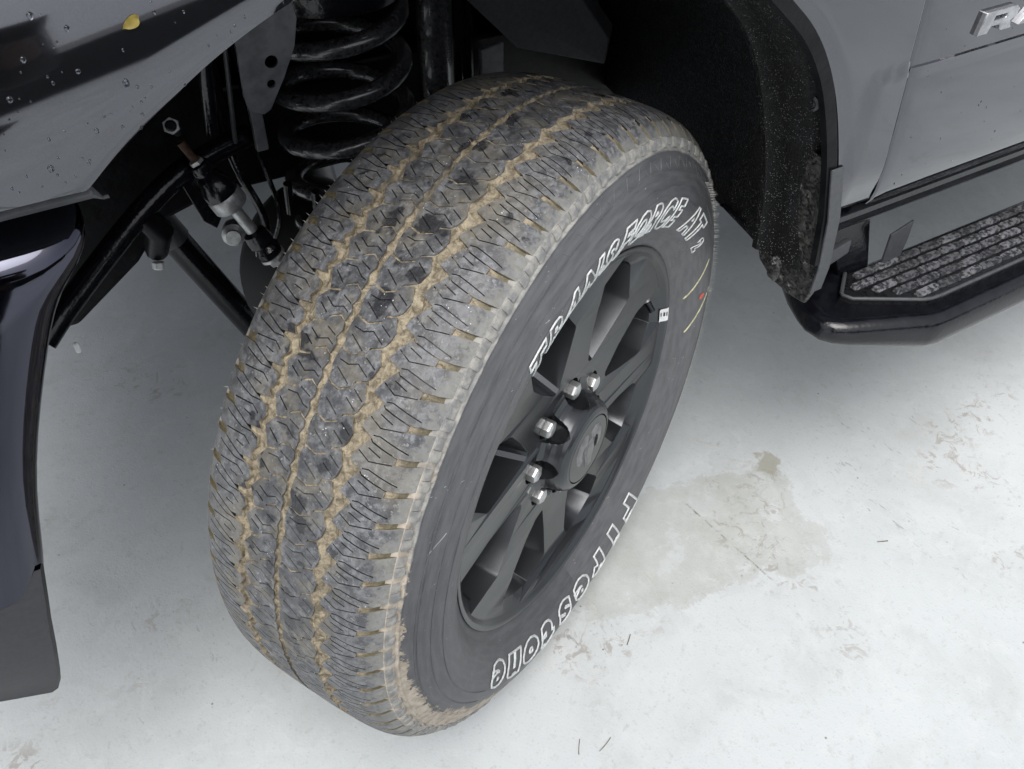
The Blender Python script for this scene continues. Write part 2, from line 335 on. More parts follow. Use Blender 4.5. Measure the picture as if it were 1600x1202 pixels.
def make_block(name, poly, slots, cuts=(), pad=None, depth=7.5, sd=3.4):
    """poly / slots in millimetres (u, t): a rubber block with sipes cut into its top"""
    bm = bmesh.new()
    def fill(loops):
        tris = tessellate_polygon([[Vector((p[0], p[1], 0)) for p in l] for l in loops])
        flat = [p for l in loops for p in l]
        vs = [bm.verts.new((p[0], p[1], 0)) for p in flat]
        fs = []
        for t in tris:
            try: fs.append(bm.faces.new([vs[i] for i in t]))
            except ValueError: pass
        return vs, fs
    loops = [[Vector((*p, 0)) for p in poly]]+[slot(s, 1.25 if sd < 2 else 1.1) for s in slots]
    vs, fs = fill(loops)
    ex = bmesh.ops.extrude_face_region(bm, geom=fs)
    ev = [e for e in ex['geom'] if isinstance(e, bmesh.types.BMVert)]
    for v in ev: v.co.z = -sd            # the lower ring
    low = [f for f in bm.faces if all(abs(v.co.z+sd) < 1e-6 for v in f.verts)]
    bmesh.ops.delete(bm, geom=low, context='FACES_ONLY')
    vs2, fs2 = fill([[Vector((*p, 0)) for p in (pad or poly)]])
    for v in vs2: v.co.z = -sd
    ex = bmesh.ops.extrude_face_region(bm, geom=fs2)
    for v in [e for e in ex['geom'] if isinstance(e, bmesh.types.BMVert)]: v.co.z = -depth
    low = [f for f in bm.faces if all(abs(v.co.z+depth) < 1e-6 for v in f.verts)]
    bmesh.ops.delete(bm, geom=low, context='FACES_ONLY')
    for c in cuts:
        bmesh.ops.bisect_plane(bm, geom=bm.verts[:]+bm.edges[:]+bm.faces[:], plane_co=(c, 0, 0), plane_no=(1, 0, 0), dist=1e-4)
    for v in bm.verts: v.co = tp(v.co.x/1e3, v.co.y/1e3, -v.co.z/1e3)
    bm.normal_update(); bmesh.ops.recalc_face_normals(bm, faces=bm.faces); inside = set()
    P2 = [Vector(p) for p in (pad or poly)]
    for f in bm.faces:
        c = f.calc_center_median(); r = math.hypot(c.x, c.y); rad = V(c.x/r, c.y/r, 0)
        if crown(c.z)-r < .0009: continue
        if abs(f.normal.dot(rad)) > .7: f.material_index = 2; continue
        q = Vector((c.z*1e3, (((math.atan2(c.x, c.y)-T0+PI) % (2*PI))-PI)*TR*1e3))
        dmin = min((q-(A+(B-A)*max(0, min(1, (q-A).dot(B-A)/(B-A).length_squared)))).length for A, B in zip(P2, P2[1:]+P2[:1]))
        f.material_index = 1 if dmin < .35 else 2
    return meshdata(name, bm, [M['tread'], M['mud'], M['clean_dark']], 25)
PT = 2*PI*TR/N_P*1e3
def up(pts): return [(a, b+PT) for a, b in pts]
gp = .45
# outer shoulder block
Rpoly = [(70.5, 14.6), (56, 20.8), (61, 32.9), (70, 46.3), (73, 43.2), (85, 40.6), (99, 38.0), (98.5, 31.2), (108, 33.8), (121.5, 38.2), (121.5, 11.4), (111, 7.6), (100, 5.9), (85, 8.6), (73, 11.6)]
Rpad = [(70.5, 13.9), (56, 20.8), (61, 32.9), (70, 46.9), (73, 43.9), (85, 41.2), (99, 38.6), (98.5, 31.2), (108, 33.8), (121.5, 38.2), (121.5, 11.4), (111, 7.6), (100, 5.4), (85, 8.0), (73, 10.7)]
Rsl = [[(62.4, 32.2), (75.5, 25.6), (97.3, 30.6)], [(71.5, 17.0), (78, 18.4), (107, 12.4)], [(71, 37.8), (85, 33.2)]]
Lpoly = [(-66, -32.2), (-90, -22.0), (-94, -21.2), (-120.5, -22.0), (-120.5, -45.6), (-94, -46.4), (-90, -54.0), (-66, -64.2), (-48, -61.8), (-52.5, -56), (-47, -47.2), (-49.5, -38.5)]
Lpad = [(-66, -31.7), (-90, -21.5), (-94, -21.2), (-120.5, -22.0), (-120.5, -45.6), (-94, -46.4), (-90, -54.6), (-66, -64.8), (-48, -61.8), (-52.5, -56), (-47, -47.2), (-49.5, -38.5)]
Lsl = [[(-58.5, -36.2), (-72, -36.8), (-99, -28.6)], [(-57, -49.2), (-66, -43.6), (-92.5, -45.2)], [(-75, -52.2), (-64, -54.4)]]
CRpoly = [(5.6, -22.2), (19, -25.9), (31.8, -20.0), (33.8, -13.4), (45, -8.6), (51.5, -22.6), (48, -35.6), (45, -39.9), (34.2, -44.3), (32.3, -50.8), (19.4, -56.9), (6.4, -53.3), (6.3, -46.6), (3.8, -39), (4.0, -31)]
CRsl = [[(9, -32), (20, -33.4), (29.5, -29.4), (43.5, -37.2)], [(34.6, -20.9), (48, -28.0)], [(10, -39.6), (27.5, -50.2)]]
CRs2 = [[(11, -36.5), (28, -47.6)], [(31, -28.6), (44.5, -36.8)], [(36, -18.6), (48.5, -26.4)]]
CLpoly = [(-35, -43.4), (-23.3, -40.3), (-21.8, -34.3), (-10.6, -28.8), (-2.6, -33.6), (-1.6, -40), (-4.6, -48), (-1.8, -54), (-3.2, -64.6), (-10.4, -59.8), (-21.4, -65.2), (-22.8, -71.2), (-35.2, -74.4), (-39.5, -64.6), (-44.3, -55.8)]
CLsl = [[(-33.5, -50), (-22, -56.6), (-12, -52.5), (-4.6, -56.2)], [(-37.2, -57.4), (-26, -64.2)], [(-18, -42.4), (-6, -47.4)]]
CLs2 = [[(-32, -47), (-20, -46), (-10, -53.2), (-4, -54.4)], [(-38.4, -56), (-25, -65.5)], [(-19, -38.8), (-5.5, -43.6)]]
KINDS = [('shoulder_block', [make_block('outer_shoulder_block', Rpoly, Rsl, (66, 74, 82, 90, 98, 105, 111, 116), Rpad)]),
         ('shoulder_block', [make_block('inner_shoulder_block', Lpoly, Lsl, (-116, -111, -105, -98, -90, -82, -72, -60), Lpad)]),
         ('centre_block', [make_block('outer_centre_block', CRpoly, CRsl, sd=1.7), make_block('outer_centre_block_b', CRpoly, CRs2, sd=1.7)]),
         ('centre_block', [make_block('inner_centre_block', CLpoly, CLsl, sd=1.7), make_block('inner_centre_block_b', CLpoly, CLs2, sd=1.7)])]
rest = bmesh.new()
for name, mds in KINDS:
    for k in range(N_P):
        a = -k*2*PI/N_P; mid = math.degrees(T0+a); mid = (mid+180) % 360-180
        md = mds[(k*7//3) % len(mds)] if len(mds) > 1 else mds[0]
        Mz = Matrix.Rotation(-a, 4, 'Z')
        if -142 < mid < 38:
            o = link(bpy.data.objects.new(name, md), wheel); o.matrix_local = Mz
        else:
            n0 = len(rest.verts); rest.from_mesh(md); rest.verts.ensure_lookup_table()
            for v in rest.verts[n0:]: v.co = Mz @ v.co
kind(obj('tread_blocks', rest, [M['tread'], M['mud'], M['clean_dark']], wheel, 25), 'stuff')

# carcass
bm = bmesh.new()
outer = [(.1205, .4075), (.1228, .4035), (.1240, .3990), (.1246, .3955), (.1262, .3946), (.1276, .3938), (.1280, .3922), (.1276, .3908), (.130, .3868), (.1345, .3785), (.1388, .3685), (.1393, .3672), (.1400, .3662), (.1432, .354), (.1456, .347), (.1464, .340), (.1463, .334), (.1453, .326), (.1426, .316), (.1386, .306), (.1342, .298), (.1305, .2935), (.1298, .2925), (.1265, .288), (.1222, .2835), (.1188, .2785), (.1155, .2725), (.10, .262)]
inner = [(-u, r) for u, r in outer][::-1]
lathe(bm, [(-.09, .256)]+inner+[(-.112, .4105), (-.10, .416), (-.05, .4235), (0, .4245), (.05, .4235), (.10, .416), (.112, .4105)]+outer, 360)
tyre = obj('tyre', bm, M['side'], wheel, 40)
# flakes of mud, grooves packed with mud
bm = bmesh.new(); US = [-.119+.0017*i for i in range(141)]; NT = 1850; vs = []
def mudh(u, th):
    p = V(math.sin(th)*TR, math.cos(th)*TR, u)
    n = mnoise.fractal(p*110, .7, 2., 4)*.0013+mnoise.noise(p*45)*.0009+abs(mnoise.noise(p*85))*.0013
    tt = (th-T0)*TR*1e3; t_ = tt % PT; um = u*1e3
    def near(c): q = (tt-c+PT/2) % PT-PT/2; return abs(q)
    if abs(um) < 6.5: base = .0042-.0014*smooth(2.0, 4.5, abs(um-.6))
    elif 6.5 <= um <= 45:
        d = near(interp(um, [(5, -21.2), (19, -24.7), (32, -18.8), (34, -12.2), (45, -7.4)])); base = .0017 if d < 2.4 else .0060
    elif -36 <= um <= -6.5:
        d = near(interp(um, [(-36, -42.6), (-23.3, -39.5), (-21.8, -33.4), (-10.6, -28), (-2.6, -33.2)])); base = .0017 if d < 2.4 else .0060
    elif um > 92:
        d = near(interp(um, [(98, 1.8), (108, 3.6), (121, 7.8)])); base = interp(um, [(92, .0020), (101, .0022), (108, .0042), (118, .0064)]) if d < 5.5 else .0075
    elif um < -90: base = .0040 if near(-16.8) < 5.5 else .0075
    elif 74 < um or um < -68: base = .0075
    else:
        c = interp(t_, [(0, 56.5), (14, 60), (20.5, 54), (33.2, 56.5)]) if um > 0 else -48.5-2*math.sin(t_/PT*2*PI)
        d = abs(um-c); base = .0052-.0022*smooth(2.5, 8.5, d)-.0012*smooth(.55, .62, math.sin(t_/PT*2*PI+.6*um))
        if d > 14: base = .006
    return max(-.0002, base-n)
ang = [R_(-150)+i*R_(195)/(NT-1) for i in range(NT)]
vs = grid(bm, [[(lambda r, th, u: V(r*math.sin(th), r*math.cos(th), u))(crown(u)-mudh(u, th), th, u) for u in US] for th in ang])
kind(obj('groove_mud', bm, M['mud'], wheel, 60), 'stuff')
# spew hairs of the mould
bm = bmesh.new()
def hair(p, d, L, r=.00042):
    d = d.normalized(); a = d.orthogonal().normalized(); b = d.cross(a)
    base = [bm.verts.new(p+(a*math.cos(k*2.094)+b*math.sin(k*2.094))*r) for k in range(3)]; tip = bm.verts.new(p+d*L+a*L*random.uniform(-.15, .15))
    for k in range(3): bm.faces.new((base[k], base[(k+1) % 3], tip))
for k in range(150):
    th = R_(46)+k*R_(.6)+random.uniform(-.004, .004)
    if random.random() < .82:
        for u, r, du in ((.1348, .3780, .55),):
            d = V(math.sin(th)*.5, math.cos(th)*.5, .9+random.uniform(-.2, .2)); hair(V(r*math.sin(th), r*math.cos(th), u), d, random.uniform(.007, .0115), .0007)
for k in range(150):
    th = R_(-130)+k*R_(1.1)
    if random.random() < .42:
        d = V(math.sin(th), math.cos(th), -.8); u = -.1205; r = .4075; hair(V(r*math.sin(th), r*math.cos(th), u), d, random.uniform(.002, .0055), .00034)
kind(obj('rubber_hairs', bm, M['hair'], wheel, 0), 'stuff')
# raised sidewall pattern near the shoulder
OUT = sorted([(r, u) for u, r in outer if r < .4085])
def side(r, th, h=0.):
    u = interp(r, OUT); du = (interp(r+.001, OUT)-interp(r-.001, OUT))/.002
    n = Vector((1., -du)).normalized()     # (axial, radial)
    rr, uu = r+n.y*h, u+n.x*h
    return V(rr*math.sin(th), rr*math.cos(th), uu)
def side_ribbon(bm, line, wd, h):
    """raised strip on the sidewall; line of (r, theta)"""
    rows = []
    L = []
    for (a, b), (c, d) in zip(line, line[1:]):
        n = max(2, int(math.hypot(c-a, (d-b)*a)/.004))
        L += [(a+(c-a)*i/n, b+(d-b)*i/n) for i in range(n)]
    L.append(line[-1])
    for i, (r, t) in enumerate(L):
        a, b = L[max(0, i-1)], L[min(len(L)-1, i+1)]
        dr, dt = b[0]-a[0], (b[1]-a[1])*r; l = math.hypot(dr, dt) or 1; nr, ntt = dt/l, -dr/l
        rows.append([side(r+nr*wd/2*k, t+ntt*wd/2*k/r, hh) for k, hh in ((-1, -.0008), (-.75, h), (.75, h), (1, -.0008))])
    grid(bm, rows)
bm = bmesh.new()
for k in range(26):
    t = R_(-18)+k*R_(4.4)
    side_ribbon(bm, [(.3735, t), (.3855, t+R_(1.1)), (.3855, t+R_(2.6)), (.3745, t+R_(4.0))], .0048, .0004)
for r0 in (.3765, .3735, .357, .3405):
    side_ribbon(bm, [(r0, R_(-130+i*5)) for i in range(60)], .0013, .0006)
kind(obj('sidewall_relief', bm, M['side'], wheel, 30), 'stuff')

# stepped lugs where the tread wraps over the shoulder
def shoulder_lug(t0, t1, ra, rb_, h):
    bm = bmesh.new(); n = 4; rows = []
    for i in range(n+1):
        th = T0+(t0+(t1-t0)*i/n)/1e3/TR; e = 1 if 0 < i < n else .0
        rows.append([side(ra, th, -.0006), side(ra+.0012, th, h*(.95 if e else .75)), side((ra+rb_)/2, th, h*(1. if e else .8)), side(rb_-.0008, th, h*(.9 if e else .7)), side(rb_, th, -.0006)])
    vv = grid(bm, rows); bm.faces.new(vv[0]); bm.faces.new(vv[-1][::-1])
    return meshdata('shoulder_lug', bm, M['side'], 25)
LUGM = [shoulder_lug(12.0, 24.2, .3958, .4072, .0024), shoulder_lug(25.2, 37.2, .3985, .4072, .0017)]
for k in range(N_P):
    a = -k*2*PI/N_P; mid = (math.degrees(T0+a)+180) % 360-180
    if -150 < mid < 70:
        for md in LUGM:
            o = link(bpy.data.objects.new('shoulder_lug', md), wheel); o.matrix_local = Matrix.Rotation(-a, 4, 'Z')
# raised lettering: letter outlines bent round the sidewall
dg = None
def letter_outline(ch, size, shear=0., off=.0, bev=.0008):
    cu = bpy.data.curves.new('glyph', 'FONT'); cu.body = ch; cu.size = size; cu.shear = shear
    cu.offset = off; cu.fill_mode = 'NONE'; cu.bevel_depth = bev; cu.bevel_resolution = 0; cu.resolution_u = 3; cu.align_x = 'CENTER'
    o = bpy.data.objects.new('glyph', cu); C.objects.link(o)
    d = bpy.context.evaluated_depsgraph_get(); me = o.evaluated_get(d).to_mesh()
    vs = [v.co.copy() for v in me.vertices]; fs = [tuple(p.vertices) for p in me.polygons]
    o.evaluated_get(d).to_mesh_clear(); bpy.data.objects.remove(o); bpy.data.curves.remove(cu)
    return vs, fs
def put_letter(ch, th, rbase, size, shear, off, bev, sx=1.):
    vs, fs = letter_outline(ch, size, shear, off, bev)
    bm = bmesh.new(); bv = [bm.verts.new(v) for v in vs]
    for f in fs:
        try: bm.faces.new([bv[i] for i in f])
        except ValueError: pass
    for _ in range(3):
        bmesh.ops.subdivide_edges(bm, edges=[e for e in bm.edges if e.calc_length() > .0045], cuts=1)
    for v in bm.verts:
        v.co = side(rbase+v.co.y, th+v.co.x*sx/(rbase+size*.35), max(.0, v.co.z+.0008))
    return obj('raised_letter', bm, M['letter'], wheel, 40)
for i, ch in enumerate("TRANSFORCE AT"):
    if ch != ' ': put_letter(ch, R_(-31.0+6.6*i), .3065, .0475, .28, .0026, .00125, .95)
put_letter('2', R_(56.5), .3065, .028, .1, .0012, .0010)
for i, ch in enumerate("Firestone"):
    put_letter(ch, R_(150.0+9.35*i), .3100, .0565, .0, .0048, .0016, 1.30)
# two chalk streaks and a red dot
def side_mark(name, r0, t0, r1, t1, wd, m):
    bm = bmesh.new(); side_ribbon(bm, [(r0, R_(t0)), (r1, R_(t1))], wd, .0004); return obj(name, bm, m, wheel, 30)
side_mark('chalk_streak', .292, 78, .338, 69, .0035, M['yellow']); side_mark('chalk_streak', .300, 92, .346, 81, .0035, M['yellow'])
bm = bmesh.new(); cv = [bm.verts.new(side(.324+.0055*math.cos(a*PI/8), R_(81)+.0055*math.sin(a*PI/8)/.324, .0006)) for a in range(16)]; bm.faces.new(cv)
obj('red_paint_dot', bm, M['red'], wheel, 0)
side_mark('white_scuff', .362, -61.5, .377, -65, .0011, M['scuff'])

# rim
def pl(r, th, u): return V(r*math.sin(th), r*math.cos(th), u)
def face_u(r): return .099+.010*smooth(.10, .25, r)
LUG0 = 6.0
bm = bmesh.new()
NS = 8
def loop_pts(kind_, sgn=1):
    pass
outerl = [(.2585, R_(i*3)) for i in range(120)]
innerl = [(.045, R_(i*9)) for i in range(40)]
loops = [outerl, innerl]
wins = []
for k in range(8):
    c = LUG0+22.5+45*k
    w_ = [(.1135, c-3.2), (.1105, c), (.1135, c+3.2), (.150, c+10.6), (.196, c+14.2), (.203, c+14.0), (.2425, c+8.6), (.2455, c+6.5), (.247, c), (.2455, c-6.5), (.2425, c-8.6), (.203, c-14.0), (.196, c-14.2), (.150, c-10.6)]
    w_ = [(r, R_(t)) for r, t in w_]; wins.append(w_); loops.append(w_)
lugs = []
for k in range(8):
    t = R_(LUG0+45*k); cxx, cyy = .0825*math.sin(t), .0825*math.cos(t); l = []
    for i in range(14):
        x, y = cxx+.0165*math.cos(2*PI*i/14), cyy+.0165*math.sin(2*PI*i/14); l.append((math.hypot(x, y), math.atan2(x, y)))
    lugs.append(l); loops.append(l)
polys = [[V(r*math.sin(t), r*math.cos(t), 0) for r, t in l] for l in loops]
tris = tessellate_polygon(polys); flat = [p for l in loops for p in l]
def win_drop(r, t):
    """the web beyond the windows lies lower than the spokes"""
    a = (math.degrees(t)-LUG0-22.5+22.5) % 45-22.5
    return .011*smooth(.215, .238, r)*(1-smooth(7.5, 12.5, abs(a))) if r < .252 else 0.
vs = [bm.verts.new(pl(r, t, face_u(r)-win_drop(r, t))) for r, t in flat]
for t in tris:
    try: bm.faces.new([vs[i] for i in t])
    except ValueError: pass
def wall(bm, l, i0, depth, scale=1., back=None):
    n = len(l); cx_ = sum(r*math.sin(t) for r, t in l)/n; cy_ = sum(r*math.cos(t) for r, t in l)/n
    low = []
    for j, (r, t) in enumerate(l):
        if back:
            rb_, tb_ = back[j]; low.append(bm.verts.new((rb_*math.sin(tb_), rb_*math.cos(tb_), face_u(r)-depth))); continue
        x, y = r*math.sin(t), r*math.cos(t); low.append(bm.verts.new((cx_+(x-cx_)*scale, cy_+(y-cy_)*scale, face_u(r)-depth)))
    for j in range(n):
        bm.faces.new((vs[i0+j], vs[i0+(j+1) % n], low[(j+1) % n], low[j]))
    return low
i0 = len(outerl)+len(innerl)
BACK = [(.156, -2.6), (.154, 0), (.156, 2.6), (.172, 6.6), (.198, 10), (.203, 10), (.231, 6.5), (.233, 5), (.234, 0), (.233, -5), (.231, -6.5), (.203, -10), (.198, -10), (.172, -6.6)]
for k, l in enumerate(wins): wall(bm, l, i0, .068, 1., [(r, R_(LUG0+22.5+45*k+t)) for r, t in BACK]); i0 += len(l)
for l in lugs:
    low = wall(bm, l, i0, .016, .95); bm.faces.new(low); i0 += len(l)
rim = obj('rim', bm, M['rim'], wheel, 32, .0018, 3)
bm = bmesh.new()
lathe(bm, [(face_u(.2585), .2585), (.1105, .2605), (.1150, .2635), (.1172, .2675), (.1168, .2715), (.112, .2735), (.10, .268)], 180)
obj('rim_flange', bm, M['rim'], wheel, 40)
bm = bmesh.new()
lathe(bm, [(.104, .2580), (.095, .2520), (.05, .2430), (-.02, .236), (-.12, .240), (-.125, .262)], 96)
obj('rim_barrel', bm, M['rimin'], wheel, 40)
# centre cap with eight scallops for the nuts
bm = bmesh.new(); rows = []
prof = [(.1352, .0505), (.1345, .0545), (.1325, .0590), (.1290, .0630), (.124, .0660), (.118, .0685), (.111, .0710), (.105, .0745), (.101, .082), (.0992, .092)]
prof = [(prof[int(q)][0]+(prof[min(int(q)+1, 9)][0]-prof[int(q)][0])*(q % 1), prof[int(q)][1]+(prof[min(int(q)+1, 9)][1]-prof[int(q)][1])*(q % 1)) for q in [i_*.2 for i_ in range(46)]]
for i in range(600):
    t = i*R_(.6); a = (math.degrees(t)-LUG0+22.5) % 45-22.5; row = []
    for j, (u, r) in enumerate(prof):
        wd = interp(u, [(.0992, 13.5), (.105, 13.0), (.112, 12.2), (.118, 10.2), (.122, 7.4), (.1253, 3.2), (.1268, .01)])
        m_ = 1-smooth(wd*.86, wd*1.0, abs(a)) if wd > .1 else 0
        rn = interp(u, [(.0992, .0560), (.112, .0575), (.118, .0595), (.124, .0630), (.13, .064)])
        row.append(pl(r+(min(rn, r)-r)*m_, t, u))
    rows.append(row)
grid(bm, rows, close_u=True)
cap = obj('centre_cap', bm, M['rim'], wheel, 35)
bm = bmesh.new(); lathe(bm, [(.1335, .0500), (.1352, .0485), (.1356, .030), (.1358, .0006)], 64)
obj('cap_badge', bm, M['rim'], wheel, 40)
# emblem: horned head in low relief
bm = bmesh.new(); e0 = .1355
def rel(pts, h):
    a = [bm.verts.new((x, y, e0)) for x, y in pts]; cxm = sum(p[0] for p in pts)/len(pts); cym = sum(p[1] for p in pts)/len(pts)
    b = [bm.verts.new((cxm+(x-cxm)*.72, cym+(y-cym)*.72, e0+h)) for x, y in pts]; bm.faces.new(b)
    for i in range(len(a)): j = (i+1) % len(a); bm.faces.new((a[i], a[j], b[j], b[i]))
for s in (-1, 1):
    rel([(s*.003, .030), (s*.014, .034), (s*.026, .028), (s*.033, .014), (s*.031, -.004), (s*.024, -.014), (s*.018, -.012), (s*.022, .0), (s*.021, .012), (s*.014, .019), (s*.006, .018)], .0022)
rel([(-.010, .016), (.010, .016), (.013, .004), (.008, -.016), (.006, -.033), (-.006, -.033), (-.008, -.016), (-.013, .004)], .003)
obj('cap_emblem', bm, simple('emblem_grey', (.16, .16, .165), .3, .4), wheel, 20)
# lug nuts
bm = bmesh.new(); n = 6
prof = [(.082, .0135), (.084, .0135), (.0845, .0115)]
rows = [[V(.0119*math.sin(i*PI/3), .0119*math.cos(i*PI/3), u) for u in (.080, .1050)]+[V(.0112*math.sin(i*PI/3), .0108*math.cos(i*PI/3), .1075), V(.006*math.sin(i*PI/3), .006*math.cos(i*PI/3), .1092)] for i in range(6)]
vv = grid(bm, rows, close_u=True); bm.faces.new([r[-1] for r in vv])
lugme = meshdata('lug_nut', bm, M['nut'], 0)
for k in range(8):
    o = link(bpy.data.objects.new('lug_nut', lugme), wheel); t = R_(LUG0+45*k)
    o.matrix_local = Matrix.Translation((.0825*math.sin(t), .0825*math.cos(t), 0)) @ Matrix.Rotation(.3+k, 4, 'Z')
# valve stem and balance sticker
bm = bmesh.new(); p0 = pl(.2455, R_(66), .085); p1 = pl(.232, R_(72), .110)
tube(bm, [p0, p0.lerp(p1, .45), p0.lerp(p1, .46), p0.lerp(p1, .6), p0.lerp(p1, .61), p1], [.0062, .0052, .0042, .0042, .0050, .0046], 12)
obj('valve_stem', bm, M['gloss'], wheel, 40)
bm = bmesh.new(); tube(bm, [p0.lerp(p1, .47), p0.lerp(p1, .58)], .0048, 12); obj('valve_collar', bm, M['nut'], wheel, 40)
LIPU = [(.2585, .1092), (.2605, .1107), (.2635, .1152), (.2675, .1174), (.2715, .1170)]
bm = bmesh.new(); rows = []
for i in range(6):
    t = R_(78.0)+i*R_(1.15); rows.append([pl(.2555+.0031*j, t, interp(.2555+.0031*j, [(.2500, .1090)]+LIPU)+.0009) for j in range(5)])
grid(bm, rows); obj('white_sticker', bm, M['white'], wheel, 30)
bm = bmesh.new()
for a in (.2580, .2612, .2640):
    rows = [[pl(r, R_(79.6)+j*R_(.9), interp(r, LIPU)+.0016) for r in (a, a+.0014)] for j in range(3)]; grid(bm, rows)
obj('sticker_print', bm, M['black'], wheel, 0)
# brake behind the wheel
bm = bmesh.new(); lathe(bm, [(-.10, .05), (-.10, .17), (-.22, .222), (-.262, .222), (-.265, .19), (-.265, .10), (-.24, .09), (-.24, .0)], 48)
obj('brake_rotor', bm, M['black'], wheel, 40)

# ================= body panels =================
LIP = catmull([V(-.418, 0, .976), V(-.388, 0, 1.0), V(-.352, 0, 1.024), V(-.305, 0, 1.052), V(-.246, 0, 1.078), V(-.15, 0, 1.108), (-.05, 0, 1.122), (.05, 0, 1.112), (.13, 0, 1.07), V(.217, 0, .997), V(.273, 0, .949), V(.310, 0, .901), V(.336, 0, .852), V(.358, 0, .795), V(.374, 0, .74), V(.381, 0, .705)], 9)
YS = -.15
def gapx(z): return .449-.077*(z-.709)
def body_y(x, z, d):
    """outer surface of the fender; d is the distance from the arch lip"""
    front = 1-smooth(-.08, .14, x)
    k = z-.22*(x+.42)-1.004
    e = 2.1*k*k if k > 0 else 0
    if k > .14: e = 2.1*.14**2+(k-.14)*.588
    y = YS+front*e+.0015*smooth(.022, .0, d)
    led = smooth(.365, .40, x)
    y -= led*.0026*smooth(.881, .876, z)
    y += smooth(1.02, 1.5, z)*.03*(1-front)
    y += smooth(.76, .69, z)*.012
    return y
bm = bmesh.new(); rows = []
ctr = V(-.03, 0, .72)
for p in LIP:
    d_ = (p-ctr).normalized()
    # leave along the radial direction until the bounding outline
    ts = []
    if d_.x > 1e-6:
        t = 0
        for _ in range(8): q = p+d_*t; t = (gapx(q.z)-.0022-p.x)/d_.x
        ts.append(t)
    if d_.x < -1e-6: ts.append((-1.05-p.x)/d_.x)
    if d_.z > 1e-6: ts.append((1.40-p.z)/d_.z)
    T = min(t for t in ts if t >= 0)
    row = [p+V(0, YS+.055, 0), p+V(0, YS+.010, 0), p+V(0, YS+.0035, 0)-d_*.0008]
    for f in [0.006, .012]+[.02*i_ for i_ in range(1, 51)]:
        dd = f*T if T < .45 else f*min(T, 1.2)
        q = p+d_*min(dd, T); row.append(V(q.x, body_y(q.x, q.z, dd), q.z))
    rows.append(row)
# front lower corner: the panel runs forward above the bumper
p = LIP[0]; row0 = []
for q in rows[0]: pass
first = rows[0]
ext = []
for k in range(1, 5):
    a = k/4; row = []
    for j, q in enumerate(first):
        d = (q-first[0]).length
        base = V(p.x-.004*a, first[min(j, 2)].y, p.z+.002*a) if j < 3 else V(p.x-(p.x+1.05)*0-(d)*1.0, 0, .9785)
        if j < 3: row.append(first[j].lerp(base, a))
        else:
            tgt = V(p.x-d, 0, .9785); x = q.x+(tgt.x-q.x)*a; z = q.z+(tgt.z-q.z)*a
            row.append(V(x, body_y(x, z, d*.9), z))
    ext.append(row)
rows = ext[::-1]+rows
# rear lower corner
last = rows[-1]; p = LIP[-1]
grid(bm, rows)
fender = obj('front_fender', bm, M['paint'], truck, 40)
so_ = fender.modifiers.new('solid', 'SOLIDIFY'); so_.thickness = .0016; so_.offset = -1

# door
bm = bmesh.new(); rows = []
for z, y in [(1.40, -.128), (1.30, -.134), (1.15, -.142), (1.02, -.148), (.95, -.1495), (.90, -.15), (.884, -.15), (.8797, -.1501), (.8785, -.1528), (.8640, -.1518), (.862, -.1520), (.83, -.153), (.80, -.153), (.77, -.1525), (.74, -.151), (.715, -.148), (.70, -.144), (.692, -.139), (.688, -.128), (.688, -.11)]:
    x0 = gapx(z)+.0022; row = [V(x0, y+.03, z), V(x0, y+.0035, z), V(x0+.001, y+.0024, z), V(x0+.004, y+.0016, z), V(x0+.02, y+.0008, z)]
    for x in (.5, .55, .6, .66, .72, .78, .85, .95, 1.1, 1.3, 1.6): row.append(V(max(x, x0+.01), y, z))
    rows.append(row)
grid(bm, rows); door = obj('front_door', bm, M['paint'], truck, 35)
# dark joint behind the gap
bm = bmesh.new(); prism(bm, [V(gapx(z)+dx, -.138, z) for z, dx in ((1.4, -.03), (1.4, .03), (.70, .03), (.70, -.03))], (0, .02, 0)); obj('door_seal', bm, M['black'], truck, 0)
# badge letters R A M
BZ0, BZ1 = .897, .921
def badge(poly, hole, x0):
    bm = bmesh.new(); loops = [poly]+([hole] if hole else []); fl = [p for l in loops for p in l]
    tr = tessellate_polygon([[V(a, b, 0) for a, b in l] for l in loops])
    H = .026; sh = .30
    def P(a, b, y): return V(x0+a*.03+sh*b*.026*.6, y, BZ0+b*H)
    f_ = [bm.verts.new(P(a, b, -.1560)) for a, b in fl]; bk = [bm.verts.new(P(a, b, -.149)) for a, b in fl]
    for t in tr: bm.faces.new([f_[i] for i in t])
    i = 0
    for l in loops:
        for j in range(len(l)): k = (j+1) % len(l); bm.faces.new((f_[i+j], f_[i+k], bk[i+k], bk[i+j]))
        i += len(l)
    return obj('badge_letter', bm, simple('badge_silver', (.42, .43, .45), .25, .7), door, 20, .0014, 2)
badge([(0, 0), (0, 1), (1.75, 1), (1.95, .85), (1.95, .5), (1.7, .36), (1.95, 0), (1.3, 0), (1.1, .3), (.62, .3), (.55, 0)], [(.6, .55), (.62, .75), (1.3, .75), (1.35, .66), (1.3, .55)], .530)
badge([(0, 0), (.75, 1), (1.5, 1), (2.1, 0), (1.5, 0), (1.35, .25), (.75, .25), (.6, 0)], [(.85, .42), (1.1, .78), (1.25, .42)], .600)
badge([(0, 0), (.2, 1), (.8, 1), (1.1, .5), (1.4, 1), (2., 1), (2.2, 0), (1.6, 0), (1.55, .5), (1.2, 0), (1., 0), (.65, .5), (.6, 0)], None, .672)

# rocker panel under the door
bm = bmesh.new(); rows = []
for x in (.385, .44, .5, .7, 1.0, 1.6, 2.6):
    rows.append([V(x, y, z) for y, z in ((-.085, .690), (-.118, .684), (-.128, .676), (-.128, .668), (-.120, .660), (-.112, .655), (-.110, .640), (-.095, .622), (-.06, .612), (.05, .61))])
grid(bm, rows); obj('rocker_panel', bm, M['gloss'], truck, 40)

